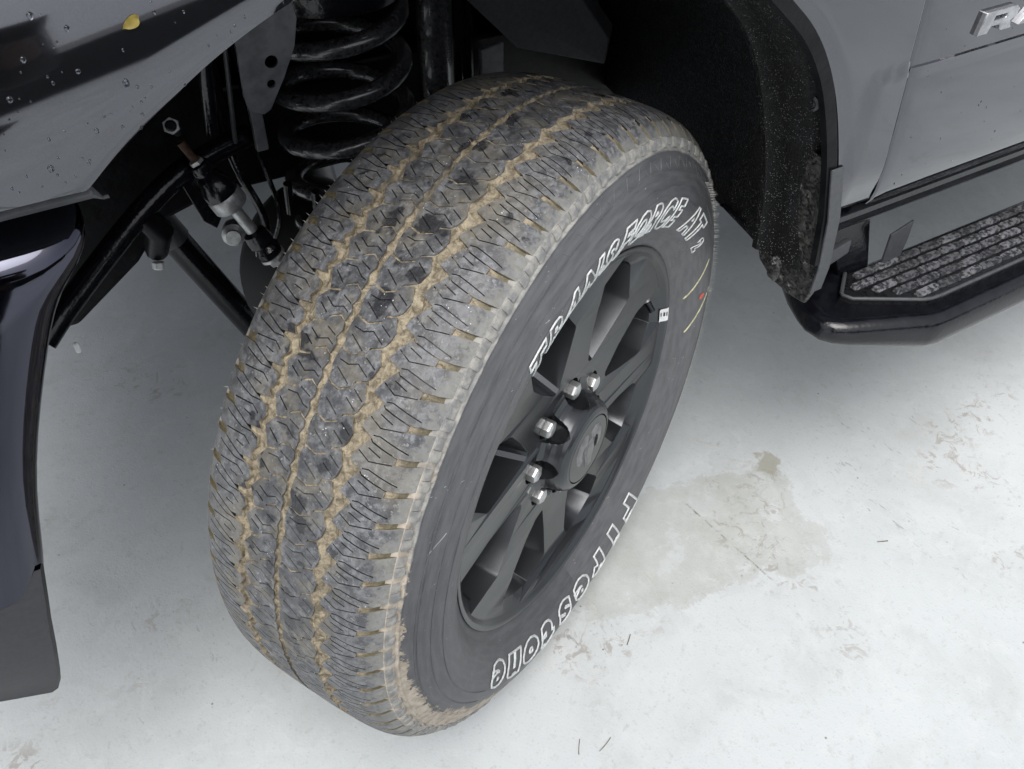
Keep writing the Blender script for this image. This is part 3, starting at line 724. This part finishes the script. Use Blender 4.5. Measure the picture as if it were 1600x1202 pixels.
# running board
OUTL = [(.500, .010), (.462, -.050), (.446, -.088), (.440, -.110), (.443, -.135), (.455, -.152), (.475, -.165), (.585, -.212), (.605, -.2165), (1.7, -.210), (1.7, -.055), (.56, -.055)]
def off(p, c, k): return (c[0]+(p[0]-c[0])*k[0], c[1]+(p[1]-c[1])*k[1])
bm = bmesh.new()
cen = (1.0, -.11)
def inset(pts, d):
    n = len(pts); o = []
    for i in range(n):
        a, b, c = Vector(pts[i-1]), Vector(pts[i]), Vector(pts[(i+1) % n])
        n1 = Vector((-(b-a).y, (b-a).x)).normalized(); n2 = Vector((-(c-b).y, (c-b).x)).normalized()
        m_ = (n1+n2); m_ = m_/max(.4, m_.dot(n1)); o.append((b.x+m_.x*d, b.y+m_.y*d))
    return o
sgn = 1 if sum(a[0]*b[1]-b[0]*a[1] for a, b in zip(OUTL, OUTL[1:]+OUTL[:1])) > 0 else -1
rings = []
for d, z in ((.016, .446), (.006, .449), (.001, .456), (0, .466), (.0, .480), (.002, .490), (.007, .4975), (.014, .5005), (.020, .5005), (.024, .498)):
    rings.append([V(x, y, z+max(0, .497-z)*.34*smooth(.56, .45, x)) for x, y in inset(OUTL, d*sgn)])
vs_ = grid(bm, rings, close_v=True); bm.faces.new(vs_[-1]); bm.faces.new(vs_[0])
rb = obj('running_board', bm, M['gloss'], truck, 50)
# step pad with raised ribs
PAD = [(.545, -.072), (.505, -.105), (.512, -.122), (.604, -.176), (.63, -.181), (1.7, -.176), (1.7, -.072)]
bm = bmesh.new(); a = [bm.verts.new((x, y, .497)) for x, y in PAD]; b = [bm.verts.new((x, y, .5045)) for x, y in PAD]; cc = [bm.verts.new((x, y, .5065)) for x, y in inset(PAD, .004*(1 if sum(p[0]*q[1]-q[0]*p[1] for p, q in zip(PAD, PAD[1:]+PAD[:1])) > 0 else -1))]
for i in range(len(a)):
    j = (i+1) % len(a); bm.faces.new((a[i], a[j], b[j], b[i])); bm.faces.new((b[i], b[j], cc[j], cc[i]))
bm.faces.new(cc)
obj('step_pad', bm, M['padbase'], rb, 30)
bm = bmesh.new(); tube(bm, [(.548, -.0705, .507), (.508, -.1035, .507), (.5065, -.108, .507), (.5125, -.1205, .507), (.60, -.1725, .507), (.612, -.1765, .507), (.632, -.178, .507), (1.7, -.1735, .507)], .0030, 8); obj('pad_edge', bm, M['plastic'], rb, 60)
def in_pad(x, y): return y > -.170 and y < -.076 and (x-.52) > max(0, (-.112-y)*1.62) and (x-.52) > (y+.10)*1.1
ribm = None
for row in range(5):
    y = -.083-row*.0192
    for k in range(14):
        x = .53+k*.046+(row % 2)*.023
        if not (in_pad(x-.016, y) and in_pad(x+.012, y)) or x > 1.05: continue
        bm = bmesh.new(); jx = .0226
        base = [(-jx, -.0048), (-.018, -.0070), (.018, -.0070), (jx, -.0048), (jx, .0040), (.017, .0066), (-.019, .0066), (-jx, .0040)]
        lo = [bm.verts.new((px_, py_, 0)) for px_, py_ in base]; hi = [bm.verts.new((px_*.95, py_*.72, .0040)) for px_, py_ in base]
        if ribm is None:
            bm.faces.new(hi)
            for i in range(8): bm.faces.new((lo[i], lo[(i+1) % 8], hi[(i+1) % 8], hi[i]))
            ribm = meshdata('grip_rib', bm, M['pad'], 30)
        else: bm.free()
        o = link(bpy.data.objects.new('grip_rib', ribm), rb); o.location = (x, y, .5063); o.rotation_euler.z = random.uniform(-.03, .03)
# bracket carrying the board
bm = bmesh.new()
prism(bm, [V(.520, -.045, .585), V(.600, -.045, .585), V(.600, -.070, .500), V(.545, -.070, .490)], (0, .12, 0)); obj('step_bracket', bm, M['gloss'], rb, 0, .003)
bm = bmesh.new(); prism(bm, [V(.612, -.082, .5), V(.612, -.082, .560), V(.655, -.082, .572), V(.655, -.082, .535), V(.650, -.082, .505)], (0, .004, 0)); obj('bracket_plate', bm, M['plastic'], rb, 0, .001)
bm = bmesh.new(); prism(bm, [V(.430, -.10, .585), V(.500, -.10, .600), V(.500, -.10, .578), V(.440, -.10, .560)], (0, .01, 0)); obj('bracket_plate', bm, M['plastic'], rb, 0, .002)

# ================= wheel house =================
# rear liner: swept from the lip inward
LP = catmull([V(.05, 0, 1.118), V(.13, 0, 1.075), V(.213, 0, 1.003), V(.269, 0, .954), V(.307, 0, .904), V(.333, 0, .851), V(.354, 0, .794), V(.369, 0, .74), V(.378, 0, .70), V(.385, 0, .64), V(.387, 0, .60)], 5)
bm = bmesh.new(); rows = []
for i, p in enumerate(LP):
    n = (V(-.03, 0, .62)-p).normalized()      # towards the wheel
    a = smooth(.80, .60, p.z)
    row = []
    for y, h in ((-.146, .0), (-.140, -.004), (-.120, -.004), (-.116, .004), (-.098, .010), (-.078, .012), (-.060, .014), (-.052, .020), (-.044, .020), (-.036, .008), (-.01, .002), (.05, -.01), (.15, -.03), (.30, -.06), (.50, -.10)):
        q = p+n*h; row.append(V(q.x, y, q.z))
    rows.append(row)
grid(bm, rows); liner = obj('wheel_liner', bm, M['liner'], truck, 35)
# black flange seen along the lip
bm = bmesh.new(); rows = []
for p in LP[:-4]:
    n = (V(-.03, 0, .62)-p).normalized(); rows.append([V(q.x, y, q.z) for q, y in ((p-n*.002, -.149), (p+n*.012, -.1475), (p+n*.014, -.140))])
grid(bm, rows); obj('liner_flange', bm, M['dark'], truck, 40)
bm = bmesh.new(); Mx = ax_matrix((.334, -.112, .848), (-.75, -.25, -.2))
prof = [(0, .012), (.003, .0115), (.0042, .008), (.003, .0065), (.0035, .004), (.0042, .0)]
lathe(bm, prof, 20); bmesh.ops.transform(bm, matrix=Mx, verts=bm.verts); obj('push_pin', bm, M['gloss'], truck, 40)
# mud flap
bm = bmesh.new()
FL = [(-.075, .790), (-.140, .778), (-.1495, .770), (-.150, .70), (-.147, .62), (-.140, .575), (-.131, .552), (-.100, .548), (-.066, .552), (-.040, .570), (-.03, .60)]
fx = lambda y, z: interp(z, [(.54, .399), (.60, .392), (.66, .384), (.72, .3735), (.80, .352)])-.004
fr = [bm.verts.new((fx(y, z), y, z)) for y, z in FL]; bk = [bm.verts.new((fx(y, z)+.006, y-.001, z)) for y, z in FL]
bm.faces.new(fr); bm.faces.new(bk[::-1])
for i in range(len(FL)): j = (i+1) % len(FL); bm.faces.new((fr[i], bk[i], bk[j], fr[j]))
obj('mud_flap', bm, M['flap'], truck, 20, .0015)
# pale edge strip of the flap
bm = bmesh.new(); prism(bm, [V(fx(0, z)-.003, y, z) for y, z in ((-.1515, .776), (-.1525, .70), (-.149, .62), (-.142, .578), (-.1385, .58), (-.1455, .62), (-.1490, .70), (-.1480, .774))], (.020, 0, 0))
obj('flap_edge', bm, M['plastic'], truck, 20, .001)
bm = bmesh.new(); bmesh.ops.create_icosphere(bm, subdivisions=3, radius=1)
for v in bm.verts:
    k = 1+.25*mnoise.noise(v.co*1.7); v.co = V(.376+v.co.x*.007*k, -.083+v.co.y*.012*k, .588+v.co.z*.019*k)
obj('mud_clot', bm, M['flap'], truck, 60)
# inner wall of the wheel house and chassis mass
def panel(name, pts, vec, m, bevel=.002, par=truck):
    bm = bmesh.new(); prism(bm, [V(*p) for p in pts], vec); return obj(name, bm, m, par, 0, bevel)
panel('inner_fender', [(-.75, .56, .70), (-.30, .56, .62), (.10, .56, .60), (.60, .56, .56), (.60, .56, 1.5), (-.75, .56, 1.5)], (0, .03, 0), M['dark'])
panel('frame_rail', [(-.9, .47, .60), (2.6, .47, .52), (2.6, .47, .68), (-.9, .47, .76)], (0, .08, 0), M['dark'], .006)
panel('splash_panel', [(.150, .42, 1.05), (.150, .42, .845), (.255, .40, .735), (.400, .37, .69), (.405, .37, .73), (.300, .40, .88), (.235, .42, 1.05)], (.02, .02, .012), M['plastic'])
panel('frame_tab', [(.21, .43, .73), (.25, .43, .735), (.25, .43, .66), (.21, .43, .66)], (0, .01, 0), M['bracket'])
bm = bmesh.new(); tube(bm, [(.118, .40, .45), (.118, .40, 1.3)], .0265, 24); obj('shock_absorber', bm, M['spring'], truck, 40)
bm = bmesh.new(); tube(bm, [(.205, .46, .5), (.205, .46, 1.3)], .006, 8); tube(bm, [(.19, .47, .5), (.19, .47, 1.3)], .012, 8); obj('brake_line', bm, M['gloss'], truck, 40)
# coil spring
bm = bmesh.new(); pts = []
for i in range(24*7+1):
    a = 2*PI*i/24; z = .415+.066*i/24; pts.append(V(-.052+.083*math.cos(a), .335+.083*math.sin(a), z))
tube(bm, pts, .0122, 14); obj('coil_spring', bm, M['spring'], truck, 60)
bm = bmesh.new(); lathe(bm, [(-.02, .0), (-.02, .088), (0, .096), (.012, .096), (.02, .088), (.05, .08), (.06, .07), (.3, .07)], 48); bmesh.ops.transform(bm, matrix=Matrix.Translation((-.052, .335, .915)), verts=bm.verts); obj('spring_seat', bm, M['gloss'], truck, 40)
bm = bmesh.new(); lathe(bm, [(0, .0), (0, .10), (.02, .10), (.03, .05), (.20, .035), (.20, 0)], 32); bmesh.ops.transform(bm, matrix=Matrix.Translation((-.052, .335, .40)), verts=bm.verts); obj('bump_stop', bm, M['dark'], truck, 40)
bm = bmesh.new(); tube(bm, [(-.1, .28, .36), (.05, .9, .36), (.1, 1.6, .36)], .05, 20); obj('axle_tube', bm, M['dark'], truck, 40)
# bracket plate with holes
bm = bmesh.new()
pp = [(-.218, .985), (-.160, .985), (-.150, .935), (-.156, .905), (-.172, .872), (-.192, .838), (-.200, .834), (-.216, .842), (-.219, .86)]
hole = lambda cx_, cz_, r: [(cx_+r*math.cos(2*PI*i/14), cz_+r*math.sin(2*PI*i/14)) for i in range(14)]
lp = [pp, hole(-.1835, .893, .0075), hole(-.187, .868, .005)]
fl_ = [p for l in lp for p in l]; tr = tessellate_polygon([[V(a, b, 0) for a, b in l] for l in lp])
f_ = [bm.verts.new((a, .185-.1*(b-.83), b)) for a, b in fl_]; b_ = [bm.verts.new((a, .189-.1*(b-.83), b)) for a, b in fl_]
for t in tr: bm.faces.new([f_[i] for i in t]); bm.faces.new([b_[i] for i in t][::-1])
i = 0
for l in lp:
    for j in range(len(l)): k = (j+1) % len(l); bm.faces.new((f_[i+j], f_[i+k], b_[i+k], b_[i+j]))
    i += len(l)
obj('bracket', bm, M['bracket'], truck, 20)
panel('bracket_strip', [(-.2, .25, .82), (-.185, .25, .82), (-.185, .25, .755), (-.2, .25, .755)], (0, .01, 0), M['bracket'])
# front part of the liner, seen below the fender lip
bm = bmesh.new(); rows = []
for p in LIP[:60]:
    n = (V(-.03, 0, .62)-p).normalized(); rows.append([V((p+n*h).x, y, (p+n*h).z) for y, h in ((-.14, -.004), (-.12, -.008), (.0, -.02), (.2, -.03), (.56, -.05))])
grid(bm, rows); obj('front_liner', bm, M['dark'], truck, 40)
panel('liner_wall', [(-.46, .16, .965), (-.20, .18, 1.12), (-.22, .30, .86), (-.30, .30, .80), (-.46, .12, .80)], (0, .01, 0), M['dark'])
bm = bmesh.new(); tube(bm, [(-.236, .22, .96), (-.243, .24, .86), (-.246, .26, .79)], .009, 10); obj('wiring_conduit', bm, M['gloss'], truck, 40)
bm = bmesh.new(); tube(bm, [(-.217, .22, .93), (-.222, .26, .77)], .003, 8); obj('vent_tube', bm, M['plastic'], truck, 40)
bm = bmesh.new(); lathe(bm, [(0, .0085), (.004, .0085), (.004, .0055), (.0, .0055)], 6); bmesh.ops.transform(bm, matrix=ax_matrix((-.309, .13, .872), (-.2, -.8, .5)), verts=bm.verts); obj('clip_nut', bm, M['steel'], truck, 20)
bm = bmesh.new(); lathe(bm, [(-.06, 0), (-.06, .0058), (.006, .0058), (.008, .004), (.008, 0)], 12); bmesh.ops.transform(bm, matrix=ax_matrix((-.309, .13, .872), (-.2, -.8, .5)), verts=bm.verts); obj('clip_bolt', bm, M['dark'], truck, 30)
# sway bar, drop link, track bar
bm = bmesh.new(); tube(bm, catmull([(-.50, .18, .63), (-.462, .20, .655), (-.40, .215, .700), (-.345, .23, .735), (-.30, .245, .755), (-.255, .26, .763), (-.20, .28, .765)], 5), [.014]*31, 14); obj('sway_bar', bm, M['gloss'], truck, 40)
panel('frame_horn', [(-.62, .36, .70), (-.62, .36, .52), (-.46, .36, .51), (-.36, .36, .58), (-.315, .36, .63), (-.20, .36, .66), (-.20, .36, .85), (-.62, .36, .85)], (0, .14, 0), M['dark'], .008)
L0, L1 = V(-.279, .225, .779), V(-.218, .200, .638)
dl = (L1-L0).normalized()
def onlink(name, prof, n, m, at_, sm=40):
    bm = bmesh.new(); lathe(bm, prof, n); bmesh.ops.transform(bm, matrix=ax_matrix(L0+dl*at_, dl), verts=bm.verts); return obj(name, bm, m, link_, sm)
link_ = None
bm = bmesh.new(); lathe(bm, [(0, .0), (0, .0075), (.062, .0075), (.062, 0)], 12); bmesh.ops.transform(bm, matrix=ax_matrix(L0+dl*.060, dl), verts=bm.verts); link_ = obj('sway_bar_link', bm, M['steel'], truck, 40)
onlink('stud', [(-.026, 0), (-.026, .005), (.01, .005), (.01, 0)], 10, M['rust'], 0)
onlink('flange_nut', [(-.006, 0.004), (-.006, .0085), (.006, .0095), (.007, .0125), (.0095, .0125), (.0095, .004)], 6, M['steel'], .006, 20)
onlink('bushing', [(.0, .008), (.002, .012), (.010, .013), (.016, .010), (.020, .014), (.034, .020), (.046, .021), (.052, .018)], 24, M['gloss'], .004)
onlink('link_cup', [(0, .008), (0, .020), (.003, .0215), (.018, .0215), (.021, .019), (.021, .007)], 24, M['steel'], .050)
onlink('bushing', [(0, .008), (.003, .014), (.012, .016), (.02, .0165), (.024, .013), (.030, .017), (.040, .015), (.042, .008)], 24, M['gloss'], .110)
onlink('washer', [(0, .005), (0, .0165), (.004, .0165), (.004, .005)], 24, M['nut'], .150)
onlink('lock_nut', [(0, .004), (0, .011), (.009, .011), (.010, .009), (.010, .004)], 6, M['steel'], .155, 20)
onlink('stud', [(0, .004), (.012, .004), (.012, 0)], 10, M['dark'], .165)
panel('link_bracket', [(-.300, .255, .75), (-.265, .255, .76), (-.245, .255, .70), (-.268, .255, .665), (-.282, .255, .68)], (0, .006, 0), M['gloss'], .001)
bm = bmesh.new(); A_, B_ = V(-.305, .50, .545), V(-.16, .50, .19); tube(bm, [A_, B_], .0225, 24); tb = obj('track_bar', bm, M['gloss'], truck, 40)
bm = bmesh.new(); d_ = (B_-A_).normalized(); tube(bm, [A_-d_*.02, A_+d_*.035], .0245, 24); obj('bar_sleeve', bm, M['plastic'], tb, 40)
bm = bmesh.new(); lathe(bm, [(-.10, .0), (-.10, .11), (-.08, .125), (.0, .13), (.02, .10), (.02, 0)], 32); bmesh.ops.transform(bm, matrix=ax_matrix((-.085, .36, .47), AX), verts=bm.verts); kn = obj('steering_knuckle', bm, M['black'], truck, 40)
bm = bmesh.new(); lathe(bm, [(0, 0), (0, .016), (.02, .016), (.024, .010), (.03, .010), (.03, 0)], 12); bmesh.ops.transform(bm, matrix=ax_matrix((-.235, .32, .615), (-.3, -.9, .2)), verts=bm.verts); obj('knuckle_bolt', bm, M['steel'], kn, 30)
bm = bmesh.new(); tube(bm, catmull([(-.20, .30, .585), (-.205, .27, .66), (-.225, .29, .74), (-.215, .36, .82), (-.20, .45, .90)], 6), .0055, 10); tube(bm, catmull([(-.19, .31, .58), (-.18, .28, .65), (-.185, .31, .73), (-.17, .40, .80), (-.16, .5, .84)], 6), .0035, 8); obj('brake_hose', bm, M['gloss'], truck, 40)
bm = bmesh.new(); tube(bm, [(-.345, .26, .655), (-.338, .23, .700), (-.352, .225, .728)], [.014, .0165, .014], 12); cl_ = obj('bar_clamp', bm, M['dark'], truck, 40)
bm = bmesh.new(); lathe(bm, [(0, 0), (0, .0075), (.007, .0075), (.009, .005), (.009, 0)], 6); bmesh.ops.transform(bm, matrix=ax_matrix((-.349, .245, .648), (-.2, -.3, -.9)), verts=bm.verts); obj('clamp_bolt', bm, M['white'], cl_, 0)
for q, dr in (((-.30, .545, .78), (0, -1, .1)), ((-.16, .545, .86), (0, -1, .1)), ((-.33, .545, .92), (0, -1, .1)), ((-.05, .545, .70), (0, -1, .1))):
    bm = bmesh.new(); lathe(bm, [(-.01, .014), (.0, .014), (.001, .008), (.007, .008), (.008, .006), (.008, 0)], 6); bmesh.ops.transform(bm, matrix=ax_matrix(q, dr), verts=bm.verts); obj('panel_bolt', bm, M['gloss'], truck, 20)
for q in ((-.16, .30, .63), (-.13, .28, .62)):
    bm = bmesh.new(); tube(bm, [V(*q), V(*q)+V(0, -.01, .05)], .006, 10); obj('bleeder', bm, M['gloss'], kn, 40)

# ================= bumper =================
bm = bmesh.new(); rows = []
EDGE = [(-.450, .9565), (-.4350, .9555), (-.4285, .9510), (-.4245, .944), (-.4235, .936), (-.4255, .926), (-.4375, .908), (-.458, .888), (-.473, .861), (-.491, .821), (-.516, .761), (-.537, .700), (-.553, .632), (-.560, .605), (-.566, .588)]
top = [(-.460, .9555)]
for i, (x, z) in enumerate(EDGE):
    row = []
    for k in range(15):
        f = k/14; xx = x-f**1.3*(.55)
        roll = .012*max(0, 1-f/.055)**2 if f < .055 else 0
        # face: rolls in at the rear edge and at the top
        zt = smooth(.905, .957, z); y = YS+.012+roll+.055*zt**2.2
        y += .02*f**2-.004*math.sin(min(1, f*3)*PI)
        y += .006*smooth(.70, .60, z)
        row.append(V(xx, y, z+(.004*f if z > .94 else 0)))
    # inner return
    row = [row[0]+V(.001, .05, 0), row[0]+V(.001, .006, 0)]+row
    rows.append(row)
r0 = rows[0]; rows = [[q+V(0, .10, -.004) for q in r0], [q+V(0, .03, .001) for q in r0]]+rows
grid(bm, rows); bumper = obj('front_bumper', bm, M['bpaint'], truck, 60)
bumper.modifiers.new('sub', 'SUBSURF').render_levels = 1
bm = bmesh.new(); rows = []
for x, z in [(-.5590, .612), (-.5690, .570), (-.576, .54), (-.584, .50), (-.5945, .45), (-.600, .428), (-.607, .425)]:
    rows.append([V(x-.34*f, YS+.012+(.012 if k == 0 else 0)+.03*f*f+.012*smooth(.50, .42, z)+(.01 if z > .58 else 0), z+(f*.16 if z < .43 else f*.10*smooth(.6, .42, z))) for k, f in enumerate((0, .012, .05, .12, .25, .5, 1))])
rows.append([q+V(0, .03, .004) for q in rows[-1]])
grid(bm, rows); obj('bumper_valance', bm, M['valance'], truck, 50)
# black filler between fender and bumper
bm = bmesh.new(); rows = []
for x in (-.404, -.408, -.414, -.43, -.46, -.52, -.7, -1.0):
    dz = .006 if x > -.41 else 0
    rows.append([V(x, YS+.012, .9765-dz*2), V(x, YS+.008, .970-dz), V(x, YS+.016, .9625), V(x, YS+.03, .956), V(x, YS+.12, .954)])
grid(bm, rows); obj('bumper_filler', bm, M['plastic'], truck, 40)
bm = bmesh.new(); box(bm, (-.4655, .02, .728), (.0055, .004, .013)); obj('white_tag', bm, M['white'], truck, 0, .002)

# ================= the rest of the truck (above and behind, shading the floor) =================
panel('hood', [(-1.05, -.02, 1.36), (.44, -.04, 1.42), (.44, 1.74, 1.42), (-1.05, 1.72, 1.36)], (0, 0, .05), M['paint'], .02)
panel('engine_bay', [(-.95, .66, .84), (.44, .66, .82), (.44, 1.08, .82), (-.95, 1.08, .84)], (0, 0, .5), M['dark'], .01)
panel('grille', [(-1.0, -.05, .72), (-1.0, 1.75, .72), (-1.0, 1.75, 1.38), (-1.0, -.05, 1.38)], (.06, 0, 0), M['dark'], .01)
panel('cab', [(.62, -.10, .74), (2.7, -.10, .74), (2.7, 1.83, .80), (.62, 1.83, .80)], (0, 0, .66), M['dark'], .01)
panel('roof', [(1.1, .05, 1.95), (2.6, .05, 1.95), (2.6, 1.68, 1.95), (1.1, 1.68, 1.95)], (0, 0, .06), M['paint'], .03)
panel('windshield', [(.44, .0, 1.42), (.44, 1.73, 1.42), (1.1, 1.66, 1.95), (1.1, .07, 1.95)], (.0, 0, .006), M['gloss'], 0)
panel('far_fender', [(-1.05, 1.84, .80), (2.7, 1.84, .74), (2.7, 1.84, 1.4), (-1.05, 1.84, 1.4)], (0, .03, 0), M['paint'], .005)
panel('cargo_bed', [(2.72, -.12, .72), (4.4, -.12, .72), (4.4, 1.85, .72), (2.72, 1.85, .72)], (0, 0, .75), M['paint'], .02)
for q in ((3.4, .02), (3.4, 1.73), (0, 1.73)):
    bm = bmesh.new(); lathe(bm, [(-.12, .26), (-.13, .40), (-.10, .43), (.10, .43), (.13, .40), (.12, .26), (.10, .2), (.1, 0)], 48); bmesh.ops.transform(bm, matrix=ax_matrix((q[0], q[1], .433), (0, -1, 0)), verts=bm.verts); obj('road_wheel', bm, M['dark'], truck, 40)

# ================= what the gloss paint mirrors: an added dark shed, out of view, and the person standing by the fender =================
shed = empty('added_shed'); shed.location = (0, -17, 0); thing(shed, 'long dark shed added unseen for the gloss paint to mirror', 'added_shed')
bm = bmesh.new(); prism(bm, [V(-16, 0, 0), V(16, 0, 0), V(16, 0, 3.4), V(-16, 0, 3.4)], (0, -7, 0)); obj('wall', bm, simple('dark_cladding', (.016, .0165, .019), .6, 0., .2, 3), shed, 0)
bm = bmesh.new(); prism(bm, [V(-16.3, .4, 3.4), V(-16.3, -3.5, 4.6), V(-16.3, -7.4, 3.4)], (32.6, 0, 0)); obj('roof', bm, simple('roof_sheet', (.06, .06, .065), .5, 0., .2, 3), shed, 0)
def skin_person(name, parts, m, parent, sub=2):
    vs, es, rs = [], [], []
    for chain in parts:
        prev = None
        for (p, r) in chain:
            idx = next((i for i, q in enumerate(vs) if (q-V(*p)).length < 1e-5), None)
            if idx is None: vs.append(V(*p)); rs.append(r); idx = len(vs)-1
            if prev is not None and prev != idx: es.append((prev, idx))
            prev = idx
    me = bpy.data.meshes.new(name); me.from_pydata(vs, es, []); me.materials.append(m)
    o = bpy.data.objects.new(name, me); link(o, parent); sk = o.modifiers.new('skin', 'SKIN'); sk.use_smooth_shade = True
    for i, d in enumerate(me.skin_vertices[0].data): d.radius = (rs[i], rs[i]) if not isinstance(rs[i], tuple) else rs[i]; d.use_root = i == 0
    o.modifiers.new('sub', 'SUBSURF').render_levels = sub
    return o
person = empty('person'); person.location = (-.73, -1.25, 0); person.rotation_euler.z = R_(-28)
thing(person, 'person in dark jacket, navy trousers and black shoes, standing beside the front fender', 'person')
MS = {k: simple(k, c, .7, 0., .2, 80) for k, c in dict(navy_cloth=(.012, .014, .03), dark_jacket=(.012, .012, .014), skin=(.10, .062, .045), shoe=(.008, .008, .008), hair=(.02, .013, .01)).items()}
body = skin_person('body', [[((0, 0, .95), .13), ((0, .01, 1.15), .14), ((0, .0, 1.38), .15), ((0, .01, 1.50), .06), ((0, .03, 1.58), .055), ((0, .04, 1.66), .095), ((0, .03, 1.76), .075)],
    [((0, 0, .95), .13), ((.09, 0, .88), .095), ((.10, .01, .48), .062), ((.11, -.02, .08), .042), ((.115, .10, .04), .036)], [((0, 0, .95), .13), ((-.09, 0, .88), .095), ((-.10, .01, .48), .062), ((-.11, -.02, .08), .042), ((-.115, .10, .04), .036)],
    [((0, .0, 1.38), .15), ((.19, 0, 1.40), .06), ((.23, .03, 1.14), .042), ((.10, .26, 1.27), .032), ((.06, .33, 1.31), .026)], [((0, .0, 1.38), .15), ((-.19, 0, 1.40), .06), ((-.23, .03, 1.14), .042), ((-.10, .26, 1.27), .032), ((-.06, .33, 1.31), .026)]], MS['skin'], person)
skin_person('trousers', [[((0, 0, .97), .15), ((.09, 0, .86), .112), ((.10, .01, .48), .085), ((.11, -.02, .09), .07)], [((0, 0, .97), .15), ((-.09, 0, .86), .112), ((-.10, .01, .48), .085), ((-.11, -.02, .09), .07)]], MS['navy_cloth'], person)
skin_person('jacket', [[((0, 0, .92), .16), ((0, .01, 1.15), .165), ((0, .0, 1.38), .165), ((0, .0, 1.49), .075)], [((0, .0, 1.38), .165), ((.19, 0, 1.40), .078), ((.23, .03, 1.14), .06), ((.115, .23, 1.255), .045)], [((0, .0, 1.38), .165), ((-.19, 0, 1.40), .078), ((-.23, .03, 1.14), .06), ((-.115, .23, 1.255), .045)]], MS['dark_jacket'], person)
for sx in (-1, 1):
    skin_person('shoe', [[((sx*.11, -.05, .05), .045), ((sx*.112, .06, .045), .048), ((sx*.118, .16, .038), .036)]], MS['shoe'], person)
    skin_person('hand', [[((sx*.075, .30, 1.295), .028), ((sx*.06, .335, 1.31), .034), ((sx*.052, .37, 1.33), .016), ((sx*.04, .39, 1.34), .009)]]+[[((sx*.06, .335, 1.31), .034), ((sx*(.066-.006*f), .372, 1.322-.012*f), .012), ((sx*(.05-.006*f), .398, 1.325-.012*f), .009)] for f in range(3)], MS['skin'], person)
skin_person('hair', [[((0, -.02, 1.66), .09), ((0, .0, 1.74), .10), ((0, .05, 1.79), .07)]], MS['hair'], person)
bm = bmesh.new(); box(bm, (0, .40, 1.335), (.15, .008, .075)); ph = obj('phone', bm, M['dark'], None, 0, .004); ph.matrix_world = Matrix.Translation((-.73, -1.25, 0)) @ Matrix.Rotation(R_(-28), 4, 'Z')
thing(ph, 'black phone held level in both hands of the standing person', 'phone')

# ================= droplets, leaf, litter =================
bm = bmesh.new()
def drop(bm, c, n, r, asp=1., el=None):
    n = n.normalized(); el = (el or V(0, 0, -1)); a = (el-n*el.dot(n)).normalized(); b = n.cross(a)
    rows = []
    for i in range(4):
        ph = i/4*PI/2; rows.append([c+n*r*.55*math.sin(ph)+(a*math.cos(2*PI*k/10)*asp+b*math.sin(2*PI*k/10))*r*math.cos(ph)*(1+.12*math.sin(3*k+i)) for k in range(10)])
    vv = grid(bm, rows, close_v=True); t = bm.verts.new(c+n*r*.57)
    for k in range(10): bm.faces.new((vv[-1][k], vv[-1][(k+1) % 10], t))
deps = bpy.context.evaluated_depsgraph_get(); deps.update()
from mathutils.bvhtree import BVHTree
tree = BVHTree.FromObject(fender, deps)
random.seed(11)
cnt = 0
while cnt < 260:
    x, z = random.uniform(-.50, -.22), random.uniform(.985, 1.20)
    hit = tree.ray_cast(V(x, -.8, z), V(0, 1, 0))
    if hit[0] is None or hit[1].y > -.2: continue
    big = random.random(); r = .0004+.0007*random.random() if big < .90 else random.uniform(.0012, .0021)
    drop(bm, hit[0]-V(0, .00005, 0), hit[1], r, random.uniform(1, 1.5)); cnt += 1
kind(obj('water_drops', bm, M['water'], fender, 60), 'stuff')
tree2 = BVHTree.FromObject(door, deps); bm = bmesh.new(); cnt = 0
while cnt < 70:
    x, z = random.uniform(.46, .85), random.uniform(.70, 1.0)
    hit = tree2.ray_cast(V(x, -.8, z), V(0, 1, 0))
    if hit[0] is None: continue
    drop(bm, hit[0], hit[1], .0005+.0010*random.random()**2, 1.2); cnt += 1
kind(obj('water_drops', bm, M['water'], door, 60), 'stuff')
# leaf stuck to the fender
def pixel_ray(x, y):
    return (cf+cr*((x-800)/1433.26)-cu*((y-601)/1433.26)).normalized()
hit = tree.ray_cast(camo.location, pixel_ray(205, 36))
lc = hit[0] if hit[0] else V(-.35, -.14, 1.12); ln = hit[1] if hit[0] else V(0, -1, .2)
if ln.dot(camo.location-lc) < 0: ln = -ln
bm = bmesh.new(); a = (V(1, 0, .5)-ln*V(1, 0, .5).dot(ln)).normalized(); b = ln.cross(a); rows = []
for i in range(9):
    t = i/8*2-1; wd = .0036*math.sqrt(max(0.02, 1-t*t))
    rows.append([lc+a*t*.0062*(1+.12*k)+b*wd*k*(1+.3*t)+ln*(.0006+.0006*abs(k)+.0004*math.sin(4*t)) for k in (-1, -.5, 0, .5, 1)])
grid(bm, rows); thing(obj('leaf', bm, M['leaf'], None, 60), 'small yellow leaf stuck to the wet grey fender above the wheel arch', 'leaf')
# twigs on the floor
def twig(p, q, r, label):
    p, q = V(*p, FZ+r), V(*q, FZ+r); m_ = p.lerp(q, .5)+V(random.uniform(-.0012, .0012), random.uniform(-.0012, .0012), .0004)
    bm = bmesh.new(); tube(bm, catmull([p, m_, q], 4), r, 6)
    return thing(obj('twig', bm, M['twig'], None, 40), label, 'twig')
twig((-.047, -.307), (-.033, -.288), .0006, 'short twig just below the tyre on the floor, nearer the tyre of the pair')
twig((-.018, -.318), (.008, -.309), .0006, 'short twig just below the tyre on the floor, farther from it of the pair')
twig((.118, -.196), (.134, -.183), .0008, 'short dark twig on the floor just below the tyre lettering')
twig((.62, -.250), (.638, -.258), .0009, 'thick short brown twig lying on the open floor far right of the wheel')
